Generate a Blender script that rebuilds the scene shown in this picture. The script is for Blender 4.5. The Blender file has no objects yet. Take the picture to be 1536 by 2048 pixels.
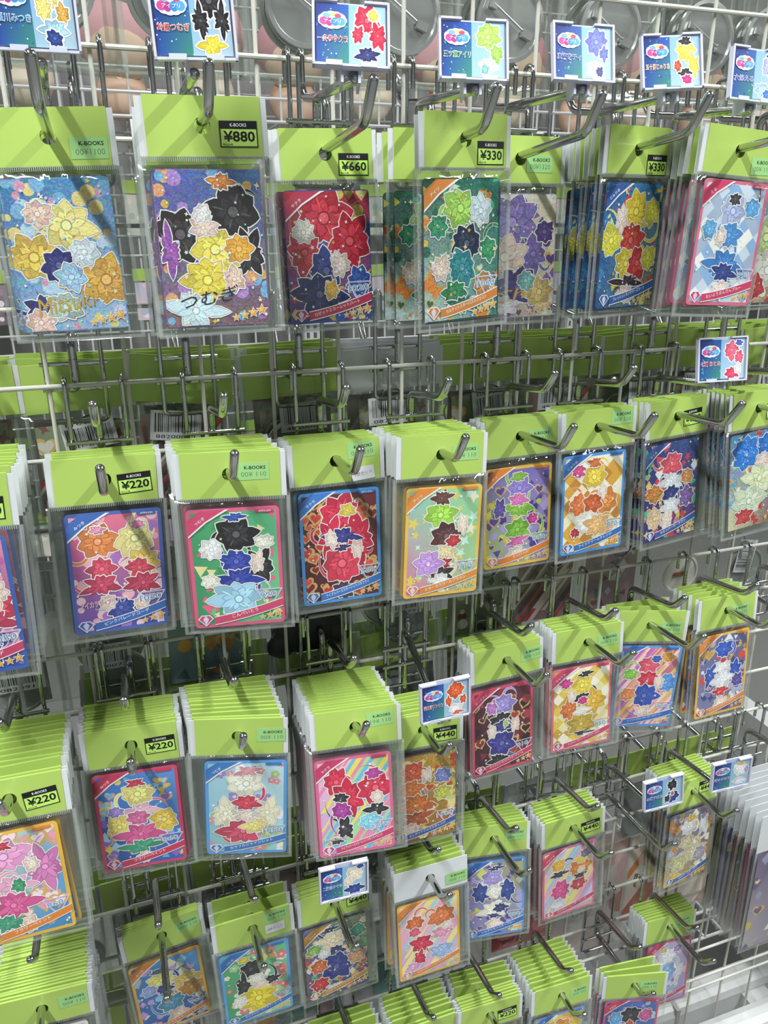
import bpy, math, random
from mathutils import Matrix, Vector, noise
S = bpy.context.scene
COL = S.collection
rnd = random.Random(7)
MM = 0.001

# ---------------------------------------------------------------- camera
cam_d = bpy.data.cameras.new('camera'); cam = bpy.data.objects.new('camera', cam_d); COL.objects.link(cam)
r_ = Vector((.94401, -.32991, -.00244)); u_ = Vector((.11525, .32285, .93941)); f_ = Vector((.30914, .88709, -.34279))
cam.matrix_world = Matrix(((r_.x, u_.x, -f_.x, .04073), (r_.y, u_.y, -f_.y, -.55557), (r_.z, u_.z, -f_.z, 1.11808), (0, 0, 0, 1)))
cam_d.sensor_fit = 'HORIZONTAL'; cam_d.sensor_width = 36.0
cam_d.lens = 36.0 * 1556.58 / 1536.0
cam_d.clip_start = .01
S.camera = cam
# ---------------------------------------------------------------- world, exposure
W = bpy.data.worlds.new('world'); S.world = W; W.use_nodes = True
W.node_tree.nodes['Background'].inputs[0].default_value = (.9, .95, 1, 1)
W.node_tree.nodes['Background'].inputs[1].default_value = .025
S.view_settings.view_transform = 'Standard'; S.view_settings.look = 'None'
S.view_settings.exposure = 0.0; S.view_settings.gamma = 1.0; S.view_settings.use_curve_mapping = False
S.cycles.transparent_max_bounces = 32
S.cycles.max_bounces = 10

def hexc(h, a=1.0):
    c = [int(h[i:i+2], 16)/255 for i in (0, 2, 4)]
    return tuple((v/12.92 if v <= .04045 else ((v+.055)/1.055)**2.4) for v in c) + (a,)

# ---------------------------------------------------------------- ceiling lamps (tubes over both aisles)
LAMPS = [(1.55, -.95, 74), (-.62, -.95, 74), (3.6, -.95, 14), (-2.7, -.95, 14), (.35, 1.05, 15), (2.4, 1.05, 15), (-1.7, 1.05, 13)]
for i, (lx, ly, pw) in enumerate(LAMPS):
    d = bpy.data.lights.new('tube_lamp_light', 'AREA'); d.shape = 'RECTANGLE'; d.size = .07; d.size_y = 1.15
    d.energy = pw; d.color = (.95, .99, 1.0)
    o = bpy.data.objects.new('tube_lamp_light', d); COL.objects.link(o)
    o.location = (lx, ly, 2.555); o.rotation_euler = (0, 0, math.radians(90) if False else 0)

# ---------------------------------------------------------------- materials
MATS = {}
def mat(name, color=(.8, .8, .8, 1), rough=.5, metal=0, coat=0, spec=.5, bump=0, bscale=200, vcol=False, trans=0):
    if name in MATS: return MATS[name]
    m = bpy.data.materials.new(name); m.use_nodes = True; nt = m.node_tree; n = nt.nodes; L = nt.links
    b = n['Principled BSDF']
    if isinstance(color, str): color = hexc(color)
    b.inputs['Base Color'].default_value = color
    b.inputs['Roughness'].default_value = rough; b.inputs['Metallic'].default_value = metal
    b.inputs['Coat Weight'].default_value = coat; b.inputs['Coat Roughness'].default_value = .12
    b.inputs['Specular IOR Level'].default_value = spec
    if vcol:
        a = n.new('ShaderNodeAttribute'); a.attribute_name = 'Col'; L.new(a.outputs['Color'], b.inputs['Base Color'])
    if bump:
        t = n.new('ShaderNodeTexNoise'); t.inputs['Scale'].default_value = bscale; t.inputs['Detail'].default_value = 3
        c = n.new('ShaderNodeTexCoord'); L.new(c.outputs['Object'], t.inputs['Vector'])
        bp = n.new('ShaderNodeBump'); bp.inputs['Strength'].default_value = bump; bp.inputs['Distance'].default_value = .001
        L.new(t.outputs['Fac'], bp.inputs['Height']); L.new(bp.outputs['Normal'], b.inputs['Normal'])
    if trans:
        tr = n.new('ShaderNodeBsdfTranslucent'); tr.inputs['Color'].default_value = color
        mx = n.new('ShaderNodeMixShader'); mx.inputs[0].default_value = trans
        L.new(b.outputs[0], mx.inputs[1]); L.new(tr.outputs[0], mx.inputs[2]); L.new(mx.outputs[0], n['Material Output'].inputs[0])
    MATS[name] = m
    return m

def film_mat(name, haze, gloss, rough=.06, bump=.0, tint=(1, 1, 1, 1)):
    m = bpy.data.materials.new(name); m.use_nodes = True; nt = m.node_tree; n = nt.nodes; L = nt.links
    n.remove(n['Principled BSDF'])
    t = n.new('ShaderNodeBsdfTransparent'); t.inputs[0].default_value = tint
    g = n.new('ShaderNodeBsdfGlossy'); g.inputs['Roughness'].default_value = rough; g.inputs[0].default_value = (1, 1, 1, 1)
    d = n.new('ShaderNodeBsdfDiffuse'); d.inputs[0].default_value = (.82, .84, .82, 1)
    fr = n.new('ShaderNodeLayerWeight'); fr.inputs['Blend'].default_value = .5
    pw = n.new('ShaderNodeMath'); pw.operation = 'POWER'; pw.inputs[1].default_value = 4.0; L.new(fr.outputs['Facing'], pw.inputs[0])
    mp = n.new('ShaderNodeMath'); mp.operation = 'MULTIPLY_ADD'; mp.inputs[1].default_value = .65*gloss; mp.inputs[2].default_value = .035*gloss; L.new(pw.outputs[0], mp.inputs[0])
    m1 = n.new('ShaderNodeMixShader'); m1.inputs[0].default_value = haze
    L.new(t.outputs[0], m1.inputs[1]); L.new(d.outputs[0], m1.inputs[2])
    m2 = n.new('ShaderNodeMixShader'); L.new(mp.outputs[0], m2.inputs[0]); L.new(m1.outputs[0], m2.inputs[1]); L.new(g.outputs[0], m2.inputs[2])
    if bump:
        tx = n.new('ShaderNodeTexNoise'); tx.inputs['Scale'].default_value = 45; tx.inputs['Detail'].default_value = 2; tx.inputs['Distortion'].default_value = 1.2
        c = n.new('ShaderNodeTexCoord'); L.new(c.outputs['Object'], tx.inputs['Vector'])
        bp = n.new('ShaderNodeBump'); bp.inputs['Strength'].default_value = bump; bp.inputs['Distance'].default_value = .004
        L.new(tx.outputs['Fac'], bp.inputs['Height']); L.new(bp.outputs[0], g.inputs['Normal']); L.new(bp.outputs[0], fr.inputs['Normal'])
    L.new(m2.outputs[0], n['Material Output'].inputs[0])
    MATS[name] = m
    return m

GREEN = mat('lime_card', (.455, .63, .135, 1), .38, coat=.25, trans=.16)
WHITE_P = mat('white_paper', (.68, .70, .71, 1), .5, trans=.12)
CHROME = mat('chrome', (.52, .53, .53, 1), .14, metal=1.0)
WIRE = mat('cream_enamel', (.56, .55, .49, 1), .4, coat=.1, bump=.08, bscale=120)
PRINT = mat('card_print', vcol=True, rough=.4, coat=.3)
FOIL = mat('foil_print', vcol=True, rough=.3, metal=.15, coat=.5)
def _foil():
    n = FOIL.node_tree.nodes; L = FOIL.node_tree.links; b = n['Principled BSDF']; a = [x for x in n if x.type == 'ATTRIBUTE'][0]
    v = n.new('ShaderNodeTexVoronoi'); v.inputs['Scale'].default_value = 900
    c = n.new('ShaderNodeTexCoord'); L.new(c.outputs['Object'], v.inputs['Vector'])
    mx = n.new('ShaderNodeMix'); mx.data_type = 'RGBA'; mx.blend_type = 'SOFT_LIGHT'; mx.inputs[0].default_value = .55
    L.new(a.outputs['Color'], mx.inputs[6]); L.new(v.outputs['Color'], mx.inputs[7]); L.new(mx.outputs[2], b.inputs['Base Color'])
    bp = n.new('ShaderNodeBump'); bp.inputs['Strength'].default_value = .25; bp.inputs['Distance'].default_value = .0006
    L.new(v.outputs['Distance'], bp.inputs['Height']); L.new(bp.outputs[0], b.inputs['Normal'])
_foil()
BLACK = mat('black_ink', (.006, .006, .007, 1), .45)
GREYINK = mat('grey_ink', (.10, .17, .10, 1), .5)
WHITEINK = mat('white_ink', (.85, .85, .85, 1), .45)
STICK = mat('pale_green_label', (.30, .56, .20, 1), .55)
TAGP = mat('tag_plastic', (.70, .71, .84, 1), .25, coat=.3, trans=.15)
FILM = film_mat('clear_film', .012, 1.1, .05, .45, (.95, .96, .95, 1))
SEAM = film_mat('film_seam', .13, 1.3, .12, 0, (.9, .92, .9, 1))
TEETH = film_mat('film_teeth', .42, 1.0, .2)
GOLD = mat('gold_ink', (.72, .47, .08, 1), .3, metal=.4)

# ---------------------------------------------------------------- basic object helpers
def setp(o, label=None, cat=None, group=None, kind=None):
    if label: o['label'] = label
    if cat: o['category'] = cat
    if group: o['group'] = group
    if kind: o['kind'] = kind
    return o
def link(name, data, parent=None, loc=None, rot=None):
    o = bpy.data.objects.new(name, data); COL.objects.link(o)
    if parent is not None: o.parent = parent
    if loc is not None: o.location = loc
    if rot is not None: o.rotation_euler = rot
    return o
def me(name, V, F, mats, mi=None, smooth=False, cols=None):
    m = bpy.data.meshes.new(name); m.from_pydata(V, [], F); m.update()
    for x in (mats if isinstance(mats, (list, tuple)) else [mats]): m.materials.append(x)
    if mi: m.polygons.foreach_set('material_index', mi)
    if smooth: m.polygons.foreach_set('use_smooth', [True]*len(m.polygons))
    if cols:
        at = m.color_attributes.new('Col', 'FLOAT_COLOR', 'POINT')
        at.data.foreach_set('color', [c for col in cols for c in col])
    return m
class MB:
    def __init__(s): s.V = []; s.F = []; s.M = []
    def add(s, V, F, mi=0):
        k = len(s.V); s.V += [tuple(v) for v in V]; s.F += [tuple(i+k for i in f) for f in F]; s.M += [mi]*len(F)
    def box(s, x0, x1, y0, y1, z0, z1, mi=0):
        s.add([(x0,y0,z0),(x1,y0,z0),(x1,y1,z0),(x0,y1,z0),(x0,y0,z1),(x1,y0,z1),(x1,y1,z1),(x0,y1,z1)],
              [(0,3,2,1),(4,5,6,7),(0,1,5,4),(1,2,6,5),(2,3,7,6),(3,0,4,7)], mi)
    def tube(s, P, r, n=10, mi=0, fillet=0, cap=True, dome=False):
        P = [Vector(p) for p in P]
        if fillet:
            Q = [P[0]]
            for i in range(1, len(P)-1):
                a, b, c = P[i-1], P[i], P[i+1]; d1 = (a-b); d2 = (c-b)
                t = min(fillet, d1.length*.49, d2.length*.49); p0 = b+d1.normalized()*t; p1 = b+d2.normalized()*t
                for j in range(6):
                    u = j/5; Q.append(p0*(1-u)**2 + b*2*u*(1-u) + p1*u*u)
            Q.append(P[-1]); P = Q
        T = []
        for i in range(len(P)):
            t = (P[min(i+1, len(P)-1)] - P[max(i-1, 0)]).normalized(); T.append(t)
        up = Vector((0, 0, 1)) if abs(T[0].z) < .9 else Vector((1, 0, 0))
        nx = T[0].cross(up).normalized(); V = []; F = []
        rr = [r]*len(P)
        if dome:
            e = P[-1]; t = T[-1]
            for k_ in (.5, .8, .97):
                P.append(e + t*r*k_*.8); T.append(t); rr.append(r*math.sqrt(max(0, 1-k_*k_)))
        for i, p in enumerate(P):
            nx = (nx - T[i]*nx.dot(T[i])).normalized(); ny = T[i].cross(nx)
            V += [p + (nx*math.cos(a)+ny*math.sin(a))*rr[i] for a in (2*math.pi*j/n for j in range(n))]
        for i in range(len(P)-1):
            for j in range(n):
                F.append((i*n+j, i*n+(j+1) % n, (i+1)*n+(j+1) % n, (i+1)*n+j))
        if cap: F += [tuple(range(n-1, -1, -1)), tuple((len(P)-1)*n+j for j in range(n))]
        s.add(V, F, mi)
    def mesh(s, name, mats, smooth=False): return me(name, s.V, s.F, mats, s.M, smooth)
def autosmooth(m, ang=40):
    m.polygons.foreach_set('use_smooth', [True]*len(m.polygons))
    try: m.set_sharp_from_angle(angle=math.radians(ang))
    except Exception: pass
    return m
def rmesh(name, x0, x1, y0, y1, z0, z1, m):
    b = MB(); b.box(x0, x1, y0, y1, z0, z1); return b.mesh(name, m)

# ---------------------------------------------------------------- text
_TX = {}
def text_mesh(s, size, m, bold=0.0, width=None, shear=0):
    """lettering as a flat mesh in the XZ plane facing -Y, centred; size = cap height-ish in mm"""
    key = (s, size, m.name, bold, width, shear)
    if key in _TX: return _TX[key]
    cu = bpy.data.curves.new('lettering', 'FONT'); cu.body = s; cu.size = 1.0; cu.resolution_u = 2; cu.offset = bold; cu.shear = shear
    o = bpy.data.objects.new('lettering', cu); COL.objects.link(o)
    dg = bpy.context.evaluated_depsgraph_get(); t = bpy.data.meshes.new_from_object(o.evaluated_get(dg))
    bpy.data.objects.remove(o); bpy.data.curves.remove(cu)
    xs = [v.co.x for v in t.vertices] or [0]; ys = [v.co.y for v in t.vertices] or [0]
    cx = (min(xs)+max(xs))/2; cy = (min(ys)+max(ys))/2; w = max(max(xs)-min(xs), 1e-4); h = max(max(ys)-min(ys), 1e-4)
    sx = sz = size*MM/h
    if width: sx = width*MM/w
    for v in t.vertices: v.co = ((v.co.x-cx)*sx, 0, (v.co.y-cy)*sz)
    t.materials.clear(); t.materials.append(m); t.update(); _TX[key] = t
    return t
_INK = {}
def ink(h):
    if h not in _INK: _INK[h] = mat('ink_'+h, h, .45)
    return _INK[h]

# ---------------------------------------------------------------- flat print builder (vector shapes, colour per vertex)
class Art:
    def __init__(s, x0, x1, z0, z1, y=-.00022):
        s.b = (x0, x1, z0, z1); s.V = []; s.F = []; s.C = []; s.y = y; s.k = 0
    def clip(s, P):
        x0, x1, z0, z1 = s.b
        for ax, lim, sg in ((0, x0, 1), (0, x1, -1), (1, z0, 1), (1, z1, -1)):
            Q = []
            for i in range(len(P)):
                a, b = P[i-1], P[i]; da = (a[ax]-lim)*sg; db = (b[ax]-lim)*sg
                if da*db < 0:
                    t = da/(da-db); Q.append((a[0]+(b[0]-a[0])*t, a[1]+(b[1]-a[1])*t))
                if db >= 0: Q.append(b)
            P = Q
            if len(P) < 3: return []
        return P
    def poly(s, P, c):
        P = s.clip(P)
        if not P: return
        s.k += 1; y = s.y - s.k*.0000007; n = len(s.V)
        s.V += [(p[0], y, p[1]) for p in P]; s.F.append(tuple(range(n, n+len(P))))
        cc = hexc(c) if isinstance(c, str) else c
        s.C += [cc]*len(P)
    def grad(s, ctop, cbot, ctop2=None, cbot2=None):
        x0, x1, z0, z1 = s.b; n = len(s.V); N = 6
        a, b, c, d = hexc(cbot), hexc(cbot2 or cbot), hexc(ctop2 or ctop), hexc(ctop)
        for j in range(N+1):
            for i in range(N+1):
                u = i/N; v = j/N; s.V.append((x0+(x1-x0)*u, s.y, z0+(z1-z0)*v))
                s.C.append(tuple((a[q]*(1-u)+b[q]*u)*(1-v)+(d[q]*(1-u)+c[q]*u)*v for q in range(4)))
        for j in range(N):
            for i in range(N):
                k = n+j*(N+1)+i; s.F.append((k, k+1, k+N+2, k+N+1))
    def P(s, u, v): x0, x1, z0, z1 = s.b; return (x0+(x1-x0)*u, z0+(z1-z0)*v)
    def ell(s, u, v, w, h, c, rot=0, n=20):
        x0, x1, z0, z1 = s.b; cx, cz = s.P(u, v); rx = w*(x1-x0)/2; rz = h*(z1-z0)/2; ca, sa = math.cos(rot), math.sin(rot)
        s.poly([(cx+rx*math.cos(t)*ca-rz*math.sin(t)*sa, cz+rx*math.cos(t)*sa+rz*math.sin(t)*ca) for t in (2*math.pi*i/n for i in range(n))], c)
    def star(s, cx, cz, r, c, n=5, q=.45, rot=0):
        s.poly([(cx+(r if i % 2 == 0 else r*q)*math.sin(rot+math.pi*i/n), cz+(r if i % 2 == 0 else r*q)*math.cos(rot+math.pi*i/n)) for i in range(2*n)], c)
    def heart(s, cx, cz, r, c, rot=0):
        Q = []
        for i in range(24):
            t = 2*math.pi*i/24; x = 16*math.sin(t)**3; z = 13*math.cos(t)-5*math.cos(2*t)-2*math.cos(3*t)-math.cos(4*t)
            Q.append((cx+r/16*(x*math.cos(rot)-z*math.sin(rot)), cz+r/16*(x*math.sin(rot)+z*math.cos(rot))))
        s.poly(Q, c)
    def motif(s, kind, cols, n, seed, size=.0035):
        R = random.Random(seed); x0, x1, z0, z1 = s.b
        if kind == 'checker':
            st = size*2
            for i in range(-12, 12):
                for j in range(-12, 14):
                    if (i+j) % 2: continue
                    cx = (x0+x1)/2+i*st*.7; cz = (z0+z1)/2+j*st*.7
                    s.poly([(cx, cz+st*.7), (cx+st*.7, cz), (cx, cz-st*.7), (cx-st*.7, cz)], R.choice(cols))
            return
        for i in range(n):
            cx = x0+(x1-x0)*R.random(); cz = z0+(z1-z0)*R.random(); c = R.choice(cols); r = size*R.uniform(.5, 1.25); k = kind
            if k == 'mix': k = R.choice(['heart', 'star', 'tri', 'dot', 'diamond'])
            if k == 'heart': s.heart(cx, cz, r*1.15, 'd9b06a', R.uniform(-.4, .4)); s.heart(cx, cz, r*.8, c, R.uniform(-.2, .2))
            elif k == 'star': s.star(cx, cz, r, c, 5 if R.random() < .6 else 4, .4, R.random())
            elif k == 'tri': a = R.random()*6; s.poly([(cx+r*math.sin(a+t), cz+r*math.cos(a+t)) for t in (0, 2.1, 4.2)], c)
            elif k == 'dot': s.ell((cx-x0)/(x1-x0), (cz-z0)/(z1-z0), r/(x1-x0)*1.6, r/(z1-z0)*1.6, c, n=14)
            elif k == 'diamond': s.poly([(cx, cz+r*1.3), (cx+r, cz), (cx, cz-r*1.3), (cx-r, cz)], c)
            elif k == 'flower':
                for q in range(5): s.ell((cx+r*.6*math.cos(q*1.257)-x0)/(x1-x0), (cz+r*.6*math.sin(q*1.257)-z0)/(z1-z0), r*.9/(x1-x0), r*.9/(z1-z0), c, n=10)
                s.ell((cx-x0)/(x1-x0), (cz-z0)/(z1-z0), r*.6/(x1-x0), r*.6/(z1-z0), 'f3e08a', n=10)
            elif k == 'stripe':
                s.poly([(cx-r*4, cz-r*5), (cx-r*3.2, cz-r*5), (cx+r*4, cz+r*5), (cx+r*3.2, cz+r*5)], c)
    def petal(s, cx, cz, a, l, w, c):
        """a pointed petal growing from (cx, cz) in direction a"""
        ca, sa = math.cos(a), math.sin(a); Q = []
        for t, k in ((0, .12), (.18, .62), (.42, 1), (.68, .86), (.88, .42), (1, 0), (.88, -.42), (.68, -.86), (.42, -1), (.18, -.62), (0, -.12)):
            x = l*t; z = w*k/2; Q.append((cx+x*ca-z*sa, cz+x*sa+z*ca))
        s.poly(Q, c)
    def rosette(s, u, v, w, h, c, seed, outline=True, grow=1.3):
        """an abstract bloom of petals in one colour family"""
        R = random.Random(seed); b = hexc(c)[:3]; x0, x1, z0, z1 = s.b; W = w*(x1-x0)*grow/2; H = h*(z1-z0)*grow/2; cx, cz = s.P(u, v); a0 = R.random()*6
        sh = lambda f, add=0: tuple(min(1, x*f+add) for x in b)+(1,)
        dark = sh(.45); n = 8; pet = []
        for i in range(n):
            a = a0+i*2*math.pi/n+R.uniform(-.15, .15); l = 1/math.sqrt((math.cos(a)/W)**2+(math.sin(a)/H)**2); pet.append((a, l*R.uniform(.85, 1.1), min(W, H)*R.uniform(.62, .85)))
        if outline:
            for a, l, ww in pet: s.petal(cx, cz, a, l+.0007, ww+.0013, 'f6f3ee')
        for a, l, ww in pet: s.petal(cx, cz, a, l, ww, dark); s.petal(cx, cz, a, l-.00035, ww-.0006, sh(R.uniform(.72, 1.1)))
        for a, l, ww in pet: s.petal(cx, cz, a+.39, l*.62, ww*.6, sh(.62)); s.petal(cx, cz, a+.39, l*.58, ww*.48, sh(R.uniform(.95, 1.25), .02))
        for a, l, ww in pet[::2]: s.petal(cx+l*.3*math.cos(a), cz+l*.3*math.sin(a), a, l*.4, ww*.1, sh(1.3, .08))
        r = min(W, H)*.2; s.ell(u, v, 2.4*r/(x1-x0), 2.4*r/(z1-z0), sh(.55), 0, 12); s.ell(u, v, 1.8*r/(x1-x0), 1.8*r/(z1-z0), sh(1.25, .1), 0, 12)
    def swirl(s, u, v, r, c, seed, w=.0022):
        """a curling ribbon"""
        R = random.Random(seed); cx, cz = s.P(u, v); a0 = R.random()*6; sg = R.choice((-1, 1)); N = 16
        for ww, cc in ((w+.0009, 'f6f3ee'), (w, c)):
            P = []; Q = []
            for i in range(N+1):
                t = i/N; a = a0+sg*t*4.2; rr = r*(.25+.75*t); x = cx+rr*math.cos(a); z = cz+rr*math.sin(a)*1.2; k = ww/2*math.sin(math.pi*min(1, t*.9+.1))
                P.append((x+k*math.cos(a), z+k*math.sin(a))); Q.append((x-k*math.cos(a), z-k*math.sin(a)))
            for i in range(N): s.poly([P[i], P[i+1], Q[i+1], Q[i]], cc)
    def mesh(s, name, m): return me(name, s.V, s.F, m, cols=s.C)

# ---------------------------------------------------------------- pouch pieces (origin = punched hole, facing -Y)
HX0, HX1, HZ0, HZ1, HR = -.0344, .0360, -.0159, .01395, .0044
def holed(x0, x1, z0, z1, r, y0, y1, n=28):
    """flat card with a round hole, front face at y0 and back at y1"""
    V = []; F = []
    ang = [2*math.pi*(i+.5)/n for i in range(n)]
    def outer(a):
        c, s_ = math.cos(a), math.sin(a); t = 1e9
        if c > 1e-9: t = min(t, x1/c)
        if c < -1e-9: t = min(t, x0/c)
        if s_ > 1e-9: t = min(t, z1/s_)
        if s_ < -1e-9: t = min(t, z0/s_)
        return (c*t, s_*t)
    for cx, cz in ((x0, z0), (x1, z0), (x1, z1), (x0, z1)):     # snap nearest rays to the corners
        pass
    O = [outer(a) for a in ang]
    for c in ((x0, z0), (x1, z0), (x1, z1), (x0, z1)):
        i = min(range(n), key=lambda q: (O[q][0]-c[0])**2+(O[q][1]-c[1])**2); O[i] = c
    for y in (y0, y1):
        V += [(p[0], y, p[1]) for p in O]; V += [(r*math.cos(a), y, r*math.sin(a)) for a in ang]
    for i in range(n):
        j = (i+1) % n
        F.append((i, j, n+j, n+i)); F.append((2*n+j, 2*n+i, 3*n+i, 3*n+j))
        F.append((j, i, 2*n+i, 2*n+j)); F.append((n+i, n+j, 3*n+j, 3*n+i))
    return V, F
def mk_header(name, x0, x1, z0, z1, m, y0=-.0003, y1=.0003):
    V, F = holed(x0, x1, z0, z1, HR, y0, y1); return me(name, V, F, m)
WH_HEAD = mk_header('header_card', HX0, HX1, HZ0, HZ1, WHITE_P)
GR_PAN = mk_header('green_panel', HX0+.0040, HX1-.0036, HZ0+.0001, HZ1+.0007, GREEN, -.00085, .00085)
BIG_WH = mk_header('header_card', -.040, .040, -.017, .016, WHITE_P)
BIG_GR = mk_header('green_panel', -.0365, .0365, -.0169, .0166, GREEN, -.00085, .00085)

def mk_bag(x0, x1, z0, z1, seed, bul=.0010, wr=.0003):
    V = []; F = []; M = []; NX, NZ = 10, 12
    def grid(sgn):
        k = len(V)
        us = [0, .03]+[.03+.94*(i+1)/(NX-3) for i in range(NX-3)]+[1]
        vs = [0, .02]+[.02+.98*(i+1)/(NZ-2) for i in range(NZ-1)]
        nu, nv = len(us), len(vs)
        for v in vs:
            for u in us:
                x = x0+(x1-x0)*u; z = z0+(z1-z0)*min(v, 1)
                e = max(.0, min(u/.05, (1-u)/.05, v/.04, (1-v)/.06+.25, 1))
                d = sgn*(bul*e + wr*e*noise.noise(Vector((x*60, z*45+sgn*9, seed*3.7))))
                V.append((x, d, z))
        for j in range(nv-1):
            for i in range(nu-1):
                a = k+j*nu+i; q = (a, a+1, a+nu+1, a+nu); F.append(q if sgn < 0 else q[::-1])
                M.append(1 if (i == 0 or i == nu-2 or j == 0) else 0)
    grid(-1); grid(1)
    return me('bag', V, F, [FILM, SEAM], M, True)
BAGS = [mk_bag(-.0362, .0378, -.1118, -.0160, s) for s in range(4)]
FBAGS = [mk_bag(-.0362, .0378, -.1118, -.0160, s+5, .0016, .0005) for s in range(4)]
def mk_teeth(x0, x1, z, h=.0027, p=.00112):
    V = []; F = []; n = int((x1-x0)/p)
    for i in range(n):
        x = x0+i*p; k = len(V)
        V += [(x, -.00098, z), (x+p*.62, -.00098, z), (x+p*.5, -.00100, z-h), (x+p*.12, -.00100, z-h)]; F.append((k, k+3, k+2, k+1))
    return me('seal_teeth', V, F, [TEETH])
TEETH = mat('seal_grey', (.30, .33, .28, 1), .5)
TEETH_M = mk_teeth(HX0, HX1, HZ0+.0006)

CW, CH = .060, .0845
def rounded(w, h, r, n=5):
    P = []
    for cx, cz, a0 in ((w/2-r, h/2-r, 0), (-w/2+r, h/2-r, 1), (-w/2+r, -h/2+r, 2), (w/2-r, -h/2+r, 3)):
        for i in range(n+1):
            a = (a0+i/n)*math.pi/2; P.append((cx+r*math.cos(a), cz+r*math.sin(a)))
    return P
def mk_card(name, border, foil=False):
    P = rounded(CW, CH, .003); n = len(P); c = hexc(border); e = (.10, .11, .12, 1)
    V = [(p[0], -.0002, p[1]) for p in P]+[(p[0], .0002, p[1]) for p in P]+[(p[0], -.0002, p[1]) for p in P]
    F = [tuple(range(n-1, -1, -1)), tuple(range(n, 2*n))]+[(2*n+i, 2*n+(i+1) % n, n+(i+1) % n, n+i) for i in range(n)]
    return me(name, V, F, FOIL if foil else PRINT, cols=[c]*n+[(.16, .2, .3, 1)]*n+[e]*n)

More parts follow.
